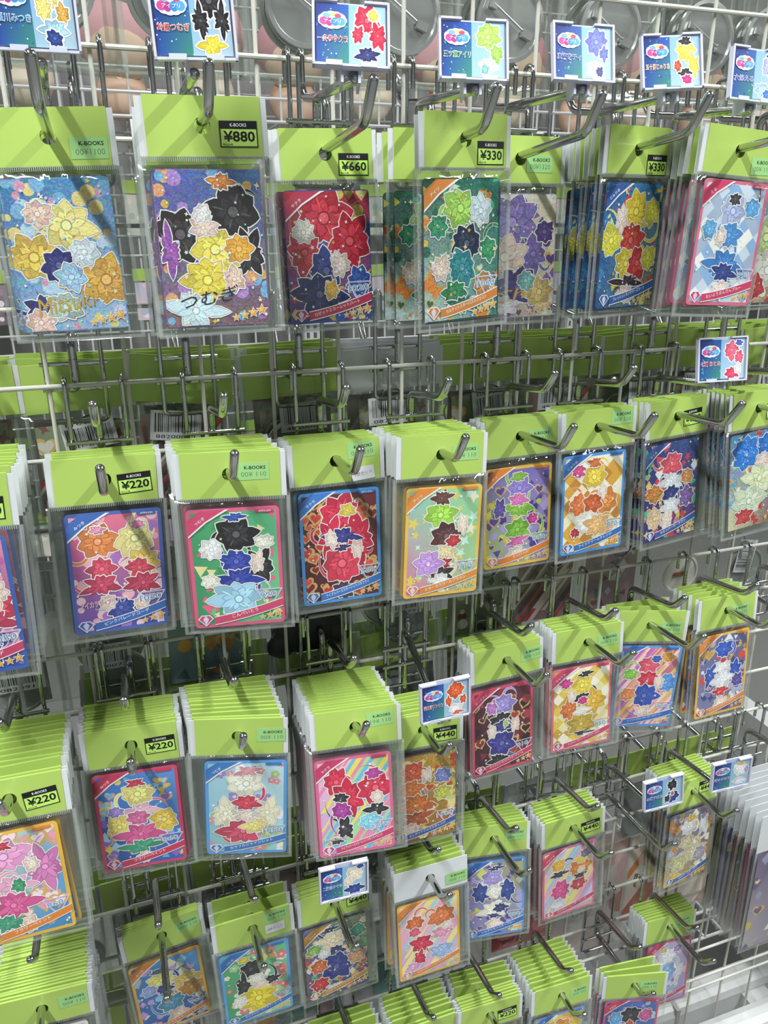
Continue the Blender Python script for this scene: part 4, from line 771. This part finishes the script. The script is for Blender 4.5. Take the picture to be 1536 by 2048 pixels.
for (tid, x, y, z, ro, ya, pi, name, ic, cl, lk) in TAGS:
    M = Matrix.Rotation(ya, 4, 'Z') @ Matrix.Rotation(pi, 4, 'X') @ Matrix.Rotation(-ro, 4, 'Y')
    off = M @ Vector((0, 0, -TH/2))
    t = link('name_tag', None, None, (x+off.x, -y+off.y, z+off.z)); t.rotation_euler = M.to_euler()
    setp(t, 'clip-on white plastic tag reading %s beside %s' % (name, lk), 'name tag')
    link('holder', HOLD, t); link('clip', CLIP, t)
    c = link('insert_card', tag_art(cl, sum(map(ord, name))), t, (0, 0, 0))
    link('logo', LOGO, c, (-.0096, -.0025, .0064))
    link('logo_lettering', text_mesh('アイプリ', 2.0, WHITEINK, .01, 8.5), c, (-.0096, -.0027, .0058))
    w = 15.0
    link('name_outline', text_mesh(name, 3.9, WHITEINK, .045, w+.6), c, (-.0096, -.0025, -.0030))
    link('name_lettering', text_mesh(name, 3.3, ink(ic), .006, w), c, (-.0096, -.0026, -.0030))

# ================================================================ GOODS HANGING ON THE FAR SIDE OF THE GRID
GREYC = mat('grey_card_back', (.30, .31, .31, 1), .6)
BBAG = [mk_bag(-.041, .041, -.105, -.017, 11+s, .0022, .0014) for s in range(3)]
def barcode_mesh(seed, w=.036, h=.022, digits='8820009'):
    R = random.Random(seed); b = MB(); b.box(-w/2, w/2, -.00005, .00005, -h/2, h/2, 0)
    x = -w/2+.003
    while x < w/2-.003:
        d = R.choice((.0003, .0003, .0006, .0009)); b.box(x, x+d, -.0001, -.00006, -h/2+.006, h/2-.002, 1); x += d+R.choice((.0004, .0006, .0009))
    return b.mesh('barcode_label', [mat('label_paper', (.62, .63, .63, 1), .55), BLACK])
BCM = [barcode_mesh(s) for s in range(3)]
def disc_mesh(name, r, d, m, rim=None):
    b = MB(); n = 36; V = []; F = []
    prof = [(0, -d*.4), (r*.86, -d*.4), (r*.9, -d), (r, -d*.9), (r*1.0, 0), (r*.9, d*.6), (0, d*.9)]
    for rr, y in prof: V += [(rr*math.cos(2*math.pi*i/n), y, rr*math.sin(2*math.pi*i/n)) for i in range(n)]
    for k in range(len(prof)-1):
        for i in range(n): F.append((k*n+i, k*n+(i+1) % n, (k+1)*n+(i+1) % n, (k+1)*n+i))
    b.add(V, F); return autosmooth(b.mesh(name, m), 30)
STEEL = mat('badge_steel', (.62, .63, .62, 1), .28, metal=.9)
ACR = mat('smoky_acrylic', (.26, .29, .26, 1), .2, coat=.4)
DARK = mat('dark_rubber', (.02, .022, .022, 1), .5)
BADGE = disc_mesh('badge', .0262, .003, STEEL); CHARM = disc_mesh('charm', .020, .002, ACR)
def pin_mesh():
    b = MB(); b.tube([(-.017, -.0045, .004), (.015, -.0045, -.004)], .0007, 6); b.box(.010, .018, -.006, -.002, -.0065, -.001); b.box(-.019, -.014, -.005, -.002, .001, .006); return b.mesh('pin', STEEL)
PIN = pin_mesh()
def ring_mesh():
    b = MB(); b.tube([(.011*math.cos(a), 0, .011*math.sin(a)) for a in (2*math.pi*i/20 for i in range(21))], .0008, 6); return autosmooth(b.mesh('key_ring', CHROME))
RING = ring_mesh()
BACKC = rmesh('backing_card', -.030, .030, -.0003, .0003, -.040, .036, GREYC)
def blob(name, m, sx, sy, sz, seed):
    V = []; F = []; nu, nv = 16, 10
    for j in range(nv+1):
        t = math.pi*j/nv
        for i in range(nu):
            a = 2*math.pi*i/nu; p = Vector((math.sin(t)*math.cos(a), math.sin(t)*math.sin(a), math.cos(t))); p *= 1+.12*noise.noise(p*1.7+Vector((seed, 0, 0)))
            V.append((p.x*sx, p.y*sy, p.z*sz))
    for j in range(nv):
        for i in range(nu): F.append((j*nu+i, (j+1)*nu+i, (j+1)*nu+(i+1) % nu, j*nu+(i+1) % nu))
    return me(name, V, F, m, smooth=True)
DARKB = [blob('dark_mascot', DARK, .030, .006, .024, 2), blob('dark_mascot', DARK, .012, .005, .012, 4)]
def print_card(seed, a, b_, ms, kind='mix'):
    A = Art(-.029, .029, -.036, .036, -.0004); A.grad(a, b_, b_, a); A.motif(kind, ms, 22, seed, .006); return A.mesh('printed_insert', PRINT)
INSERTS = [print_card(1, '6a8490', '8aa4a8', ['d08a3a', 'e0a050', '5a7480']), print_card(2, 'a88a8a', '8a7a7a', ['c84a4a', 'e8d8d0', '6a5a5a'], 'stripe'), print_card(3, '7a8a6a', '9aa48a', ['5a6a4a', 'd8d8c8', '8a4a4a']), print_card(4, 'c8a8b0', 'a890a0', ['f0e0e4', '8a6a78', '6a8a90'])]
STAND = disc_mesh('stand_base', .021, .0015, mat('pale_acrylic', (.62, .58, .54, 1), .3, coat=.3)); SLOT = rmesh('slot', -.008, .008, -.0022, -.0012, -.002, .002, mat('slot_brown', (.25, .08, .04, 1), .5))
def goods(x, y, z, ro, label, group, white, content, code, seed, ya=0):
    o = link('goods_pouch', None, None, (x, y, z)); setp(o, label, 'goods pouch', group); o.rotation_euler = (0, -ro, ya)
    link('header_card', BIG_WH, o)
    if not white: link('green_panel', BIG_GR, o)
    link('bag', BBAG[seed % 3], o)
    if content == 'badge': link('pin', PIN, link('badge', BADGE, o, (0, 0, -.060), (0, .3, 0)))
    elif content == 'charm': link('charm', CHARM, o, (.006, 0, -.078)); link('key_ring', RING, o, (-.012, -.0005, -.050))
    elif content == 'card': link('backing_card', BACKC, o, (0, 0, -.062))
    elif content == 'dark':
        for dx, dz, q in ((0, -.066, 0), (-.024, -.078, 1), (.026, -.075, 1), (-.016, -.050, 1), (.020, -.052, 1)): link('dark_mascot', DARKB[q], o, (dx, 0, dz))
    elif content == 'stand': link('slot', SLOT, link('stand_base', STAND, o, (.004, 0, -.074)))
    elif content.startswith('ins'): link('printed_insert', INSERTS[int(content[3])], o, (0, 0, -.062), (0, 0, 0)); link('key_ring', RING, o, (.010, -.0015, -.034))
    if code:
        c = link('barcode_label', BCM[seed % 3], o, (code[0]*MM, -.0040, code[1]*MM), (0, -code[2], 0))
        link('code_digits', text_mesh(['88200009', '4820073', '0820911'][seed % 3], 2.6, BLACK, .0, 28), c, (0, -.00012, -.0082))
    return o
S1 = ['first empty hook', 'sky-blue foil', 'black-and-yellow foil', 'crimson-navy foil', 'emerald foil', 'lavender foil', 'lemon-and-blue foil', 'ice-blue diamond', 'violet foil', 'last empty hook']
S2 = ['half-seen pink card', '¥220 pink card', 'green-and-navy card', 'dark red heart card', 'rainbow card', 'violet-and-lime card', 'golden checkered card', 'navy foil card', 'bright blue petal card', 'empty end hook']
S3 = ['', 'crimson-bordered blue card', 'ivory petal card', 'crimson petal card', 'amber foil card', 'maroon card']
S4 = ['thickest stack', 'yellow-bordered blue card', 'green-and-yellow card', 'navy-petalled foil card', 'white-headed pouch', 'lilac card', 'pastel card', 'empty lower arm', 'silver-gold card', 'long packs']
rb = random.Random(21)
BX = [-.060, .017, .091, .171, .248, .331, .403, .478, .553, .628]
RAILB = zr(3)
gid = 0
for k, x in enumerate(BX):
    hook(x, RAILB, RAILB-.053, .085, .004, 'far-side chrome hook above the stack of the '+S2[k], 'far-side hooks above the second rail', sgn=1)
    n = 4
    for i in range(n):
        y = .020+.012*i+rb.uniform(-.001, .001); gid += 1
        goods(x+rb.uniform(-.004, .004), y, RAILB-.0545+.05*(y-.012)*1, rb.uniform(-.06, .06) + (-.17 if (k == 2 and i == 0) else 0),
              ORD[i]+(' white-headed' if k == 4 else ' lime-headed')+' goods pouch behind the grid above the '+S2[k],
              'barcoded goods pouches behind the second rail' if k != 4 else 'white-headed goods pouches behind the second rail', k == 4, ('charm', 'ins2', 'ins1', 'badge')[(k+i) % 4],
              ((6 if k % 2 else -4, -33, (0, 3.14+.1, 0, .0)[k % 4]) if i == 0 else None), gid)
# can badges in clear bags above the top rail
for k, x in enumerate([-.05, .03, .105, .188, .262, .338, .425, .503, .572, .65]):
    hook(x, zr(-3), zr(-3)-.053, .085, .004, 'far-side chrome hook high above the '+S1[k]+' stack', 'far-side hooks above the badges', sgn=1)
    for i in range(3):
        y = .020+.014*i; gid += 1
        goods(x+rb.uniform(-.004, .004), y, zr(-3)-.0545+.05*(y-.012), rb.uniform(-.05, .05), ORD[i]+' pouch with a back-turned tin badge above the '+S1[k]+' stack', 'tin badge pouches above the top rail', False, 'badge', None, gid)
# far side hooks on the top rail
for k, x in enumerate([-.045, .034, .109, .192, .268, .345, .418, .492, .566]):
    hook(x+.004, zr(0), zr(0)-.053, .075, .004, 'empty far-side chrome hook on the top rail behind the '+S1[k]+' stack', 'far-side hooks on the top rail', sgn=1)
# third and fourth far-side rows
for k, x in enumerate(BX):
    hook(x+.004, zr(6), zr(6)-.053, .085, .004, 'far-side chrome hook behind the '+S2[k]+' of the second rail', 'far-side hooks behind the second rail cards', sgn=1)
    for i in range(2 if k < 5 else 1):
        y = .020+.016*i; gid += 1
        goods(x+rb.uniform(-.006, .006), y, zr(6)-.0545+.05*(y-.012), rb.uniform(-.05, .05), ORD[i]+' clear goods pouch behind the grid below the '+S2[k], 'goods pouches behind the second rail cards', True, {2: 'ins0', 3: 'dark', 5: 'ins2', 6: 'ins1', 7: 'ins3', 8: 'stand'}.get(k, 'charm') if i == 0 else ('charm', 'card', 'badge')[(k+i) % 3],
              (rb.uniform(-8, 8), -62+rb.uniform(-6, 6), rb.choice((1.75, 1.4, 0))) if i == 0 and k in (0, 1, 4, 9) else None, gid)
for k, x in enumerate(BX):
    hook(x+.002, zr(12), zr(12)-.053, .085, .004, 'far-side chrome hook behind the fourth rail near the '+S4[k], 'far-side hooks behind the fourth rail', sgn=1)
    for i in range(3 if k < 5 else 1):
        y = .022+.018*i; gid += 1
        goods(x+rb.uniform(-.006, .006), y, zr(12)-.0545+.05*(y-.012), rb.uniform(-.1, .1), ORD[i]+(' white-headed' if (k in (1, 6) and (i > 0 or k == 6)) else ' lime-headed')+' goods pouch behind the fourth rail near the '+S4[k], 'goods pouches behind the fourth rail', (k in (1, 6) and (i > 0 or k == 6)), ('ins3', 'charm', 'card')[(k+i) % 3], None, gid)

for k in (1, 2, 3, 4, 5):
    x = BX[k]+.010
    hook(x, zr(8), zr(8)-.053, .085, .004, 'far-side chrome hook on the third rail behind the '+S3[k], 'far-side hooks on the third rail', sgn=1)
    for i in range(2):
        y = .024+.02*i; gid += 1
        goods(x, y, zr(8)-.0545+.05*(y-.012), rb.uniform(-.1, .1), ORD[i]+' lime-headed goods pouch behind the third rail near the '+S3[k], 'goods pouches behind the third rail', False, ('card', 'ins2')[i], None, gid)
for k in (0, 1, 2):
    x = BX[k]+.006
    hook(x, zr(15), zr(15)-.053, .085, .004, 'far-side chrome hook low behind the '+S4[k], 'far-side hooks low behind the grid', sgn=1)
    for i in range(3):
        y = .024+.02*i; gid += 1
        goods(x, y, zr(15)-.0545+.05*(y-.012), rb.uniform(-.1, .1), ORD[i]+' goods pouch low behind the grid under the '+S4[k], 'goods pouches low behind the grid', i == 1, ('ins1', 'ins3', 'ins0')[(i+k) % 3], None, gid)

# ================================================================ LONG WHITE-HEADED PACKS ON THE RIGHT
LBAG = mk_bag(-.043, .043, -.165, -.030, 31, .0016, .0008)
LHEAD = mk_header('header_card', -.042, .042, -.030, .016, WHITE_P)
LC = {}
for i, c in enumerate(('6a3a78', '7a8a4a', '8a86a8', '3f5a86', '8a5a4a', '5a6a52', '9a4a6a', '7a7a8a', '6a5a86')):
    A = Art(-.038, .038, -.064, .064); A.grad(c, 'b8b0b0', c, c); A.motif('mix', ['e8e0d0', c, 'c8b850', '9a9ab8'], 18, i, .006); LC[i] = A.mesh('inner_card', PRINT)
hook(.655, zr(12), zr(12)-.080, .115, .006, 'chrome hook carrying the long white-headed packs')
for i in range(9):
    y = .016+.0085*i
    o = link('long_pack', None, None, (.655-.0005*i, -y, zr(12)-.0815+.05*(y-.012))); o.rotation_euler = (-.02, rb.uniform(-.03, .03), .02*i/9)
    setp(o, 'long white-headed clear pack holding a tall '+('purple', 'olive', 'lilac grey', 'steel blue', 'rust', 'moss', 'rose', 'slate', 'violet')[i]+' sleeve', 'pack', 'long white-headed packs by the rack end')
    link('header_card', LHEAD, o); link('bag', LBAG, o); link('inner_card', LC[i], o, (0, 0, -.097))

# ================================================================ FLAT PACKS AND BASKET BELOW, BEHIND THE GRID
PACKC = [('f0d8d4','e8b8b8',['f4e8e8','e89a90']), ('f4e4d8','f0a860',['e88a40','f8f0e8','c86a50']), ('e8e4ea','c8d8d8',['a0d0c8','f4f0f0','d8b0b8']), ('c84848','a83038',['e88a8a','f0d0d0','8a2028'])]
for k, (x, z, pc, w, h) in enumerate([(.13, .36, 2, .13, .16), (.27, .35, 2, .12, .15), (.41, .40, 3, .07, .13), (.50, .37, 0, .13, .17), (.62, .40, 1, .13, .17)]):
    a, b_, ms = PACKC[pc]; A = Art(-w/2, w/2, -h/2, h/2); A.grad(a, a, b_, a); A.motif('stripe' if pc == 1 else 'dot', ms, 9, k, .02); A.rosette(.5, .5, .6, .5, ms[0], k)
    o = link('flat_pack', None, None, (x, .036+.004*(k % 2), z)); o.rotation_euler = (-.03, rb.uniform(-.06, .06), 0)
    setp(o, 'large flat pack with a %s print behind the lowest wires' % ('pale grey and teal', 'pale grey', 'glossy red', 'blush pink', 'orange striped')[k], 'flat pack')
    bb = MB(); bb.box(-w/2, w/2, 0, .004, -h/2, h/2); link('backing', bb.mesh('backing', mat('pack_backing', (.7, .7, .7, 1), .5)), o)
    link('print', A.mesh('print', PRINT), o); link('bag', mk_bag(-w/2-.004, w/2+.004, -h/2-.004, h/2+.004, 40+k, .0022, .0016), o, (0, -.001, 0))
ENAM = mat('white_enamel', (.52, .53, .52, 1), .35, coat=.2)
# the rack base
base = link('rack_plinth', None, None, (0, 0, 0)); setp(base, 'white steel base of the rack below the grid', 'rack base')
def bevel_box(x0, x1, y0, y1, z0, z1, r):
    pr = [(y0, z0), (y1, z0), (y1, z1-r), (y1-r*.3, z1-r*.3), (y1-r, z1), (y0+r, z1), (y0+r*.3, z1-r*.3), (y0, z1-r)]
    n = len(pr); V = [(x0, p[0], p[1]) for p in pr]+[(x1, p[0], p[1]) for p in pr]
    return V, [tuple(range(n)), tuple(range(2*n-1, n-1, -1))]+[(i, n+i, n+(i+1) % n, (i+1) % n) for i in range(n)]
for nm, y0, y1, z0, z1 in (('front_rail', -.046, -.012, .125, .163), ('rear_rail', .034, .074, .065, .115)):
    V, F = bevel_box(-.7, .86, y0, y1, z0, z1, .012); link(nm, me(nm, V, F, ENAM), base)
for x in (-.6, .1, .8):
    b = MB(); b.box(x-.02, x+.02, -.05, .07, 0, .10); link('foot', b.mesh('foot', ENAM), base)
for x in (.30, .48, .67):
    b = MB(); b.box(x-.003, x+.003, .033, .075, .066, .1155); link('joint_strip', b.mesh('joint_strip', mat('joint_grey', (.35, .35, .35, 1), .5)), base)
o = link('rack_end_panel', rmesh('rack_end_panel', .90, .93, -.10, .30, 0, .42, ENAM)); setp(o, 'white end panel of the neighbouring rack', 'panel')
# white wire basket behind
bk = link('wire_basket', None, None, (.74, .11, .215)); setp(bk, 'white wire basket hung behind the lowest wires near the long packs', 'basket')
b = MB()
for z in (0, .05, .10, .15): b.tube([(-.13, -.06, z), (.13, -.06, z), (.13, .10, z), (-.13, .10, z), (-.13, -.06, z)], .0022, 7)
link('rims', autosmooth(b.mesh('rims', ENAM)), bk)
b = MB()
for i in range(9): x = -.12+.03*i; b.tube([(x, -.06, .15), (x, -.06, 0), (x, .10, 0), (x, .10, .15)], .0018, 7)
link('ribs', autosmooth(b.mesh('ribs', ENAM)), bk)
for x in (-.06, .06):
    b = MB(); b.tube([(x, -.062, .10), (x, -.075, .17), (x, -.095, .178), (x, -.103, .15)], .0035, 8, fillet=.01); link('hanger', autosmooth(b.mesh('hanger', ENAM)), bk)

# ================================================================ THE NEXT RACK BEYOND THE BACK AISLE
FY = 1.75
fp = link('wire_grid_panel', None, None, (0, FY, 0)); setp(fp, 'white wire grid of the next rack beyond the back aisle', 'grid panel')
b = MB(); b.tube([(-1.2, 0, 0), (3.4, 0, 0)], .003, 7); FH = b.mesh('wire', ENAM)
b = MB(); b.tube([(0, 0, .2), (0, 0, 2.05)], .003, 7); FV = b.mesh('wire', ENAM)
for h in range(34): link('wire', FH, fp, (0, 0, .3+.05*h))
for v in range(90): link('wire', FV, fp, (-1.15+.05*v, .006, 0))
o = link('rack_back_panel', rmesh('rack_back_panel', -1.2, 3.4, FY+.22, FY+.24, .1, 2.1, mat('rack_panel', (.30, .30, .29, 1), .6))); setp(o, 'pale back panel of the next rack', 'panel')
for x in (.62, 1.52, 2.42, -.28):
    po = link('rack_upright', None, None, (x, FY+.012, 0)); setp(po, 'slotted white upright post of the next rack', 'post', 'posts of the next rack')
    link('post', rmesh('post', -.025, .025, 0, .03, 0, 2.2, ENAM), po)
    b = MB()
    for i in range(60): z = .5+.028*i; b.box(-.016, -.006, -.001, 0, z, z+.016); b.box(.006, .016, -.001, 0, z, z+.016)
    link('slots', b.mesh('slots', mat('slot_dark', (.08, .08, .08, 1), .6)), po)
PK = [mat('plush_pink', (.75, .38, .42, 1), .9), mat('plush_peach', (.75, .52, .38, 1), .9), mat('plush_rose', (.62, .28, .32, 1), .9), mat('plush_cream', (.72, .64, .5, 1), .9)]
for i in range(16):
    x = -.7+.21*i; z = 1.44+.02*(i % 2)
    t = link('plush_doll', None, None, (x, FY-.12, z)); setp(t, 'pink-haired soft plush doll sitting in the next rack', 'plush doll', 'plush dolls on the next rack')
    link('hair', blob('hair', PK[0 if i % 3 else 2], .095, .07, .075, i), t, (0, 0, .10)); link('head', blob('head', PK[1], .075, .065, .06, i+3), t, (0, -.02, .065)); link('body', blob('body', PK[3 if i % 2 else 1], .06, .05, .06, i+7), t, (0, 0, -.02))
sh = link('wire_shelf', None, None, (1.0, FY-.12, 1.36)); setp(sh, 'white wire shelf with a raised front edge carrying the plush dolls', 'shelf')
b = MB()
for z in (.0, .05, .10): b.tube([(-1.9, -.12, z), (2.2, -.12, z)], .004, 6)
link('rails', b.mesh('rails', ENAM), sh); b = MB()
for i in range(83): b.tube([(-1.9+.05*i, .10, 0), (-1.9+.05*i, -.12, 0), (-1.9+.05*i, -.12, .10)], .003, 6)
link('ribs', b.mesh('ribs', ENAM), sh)
FH_G = rmesh('green_panel', -.04, .04, -.001, .001, -.016, .016, GREEN)
FCARD = []
for i, (a, b_) in enumerate((('c8a0b0','8a9ac0'), ('d8d0c0','a0b0a8'), ('b0b8d0','e0c0c8'), ('504850','a08898'), ('e0e0e0','c0c8c8'))):
    A = Art(-.036, .036, -.05, .05); A.grad(a, b_, b_, a); A.motif('dot', [a, b_, 'e8e0e0'], 8, i, .012); FCARD.append(A.mesh('backing_card', PRINT))
for r in range(5):
    for i in range(30):
        x = -.75+.13*i+rb.uniform(-.01, .01); z = 1.22-.22*r
        o = link('hanging_pack', None, None, (x, FY-.0045, z)); o.rotation_euler = (0, rb.uniform(-.06, .06), 0)
        setp(o, 'lime-headed pack hanging on the next rack beyond the back aisle', 'pack', 'packs on the next rack')
        link('green_panel', FH_G, o); link('backing_card', FCARD[(i*3+r) % 5], o, (0, 0, -.070))
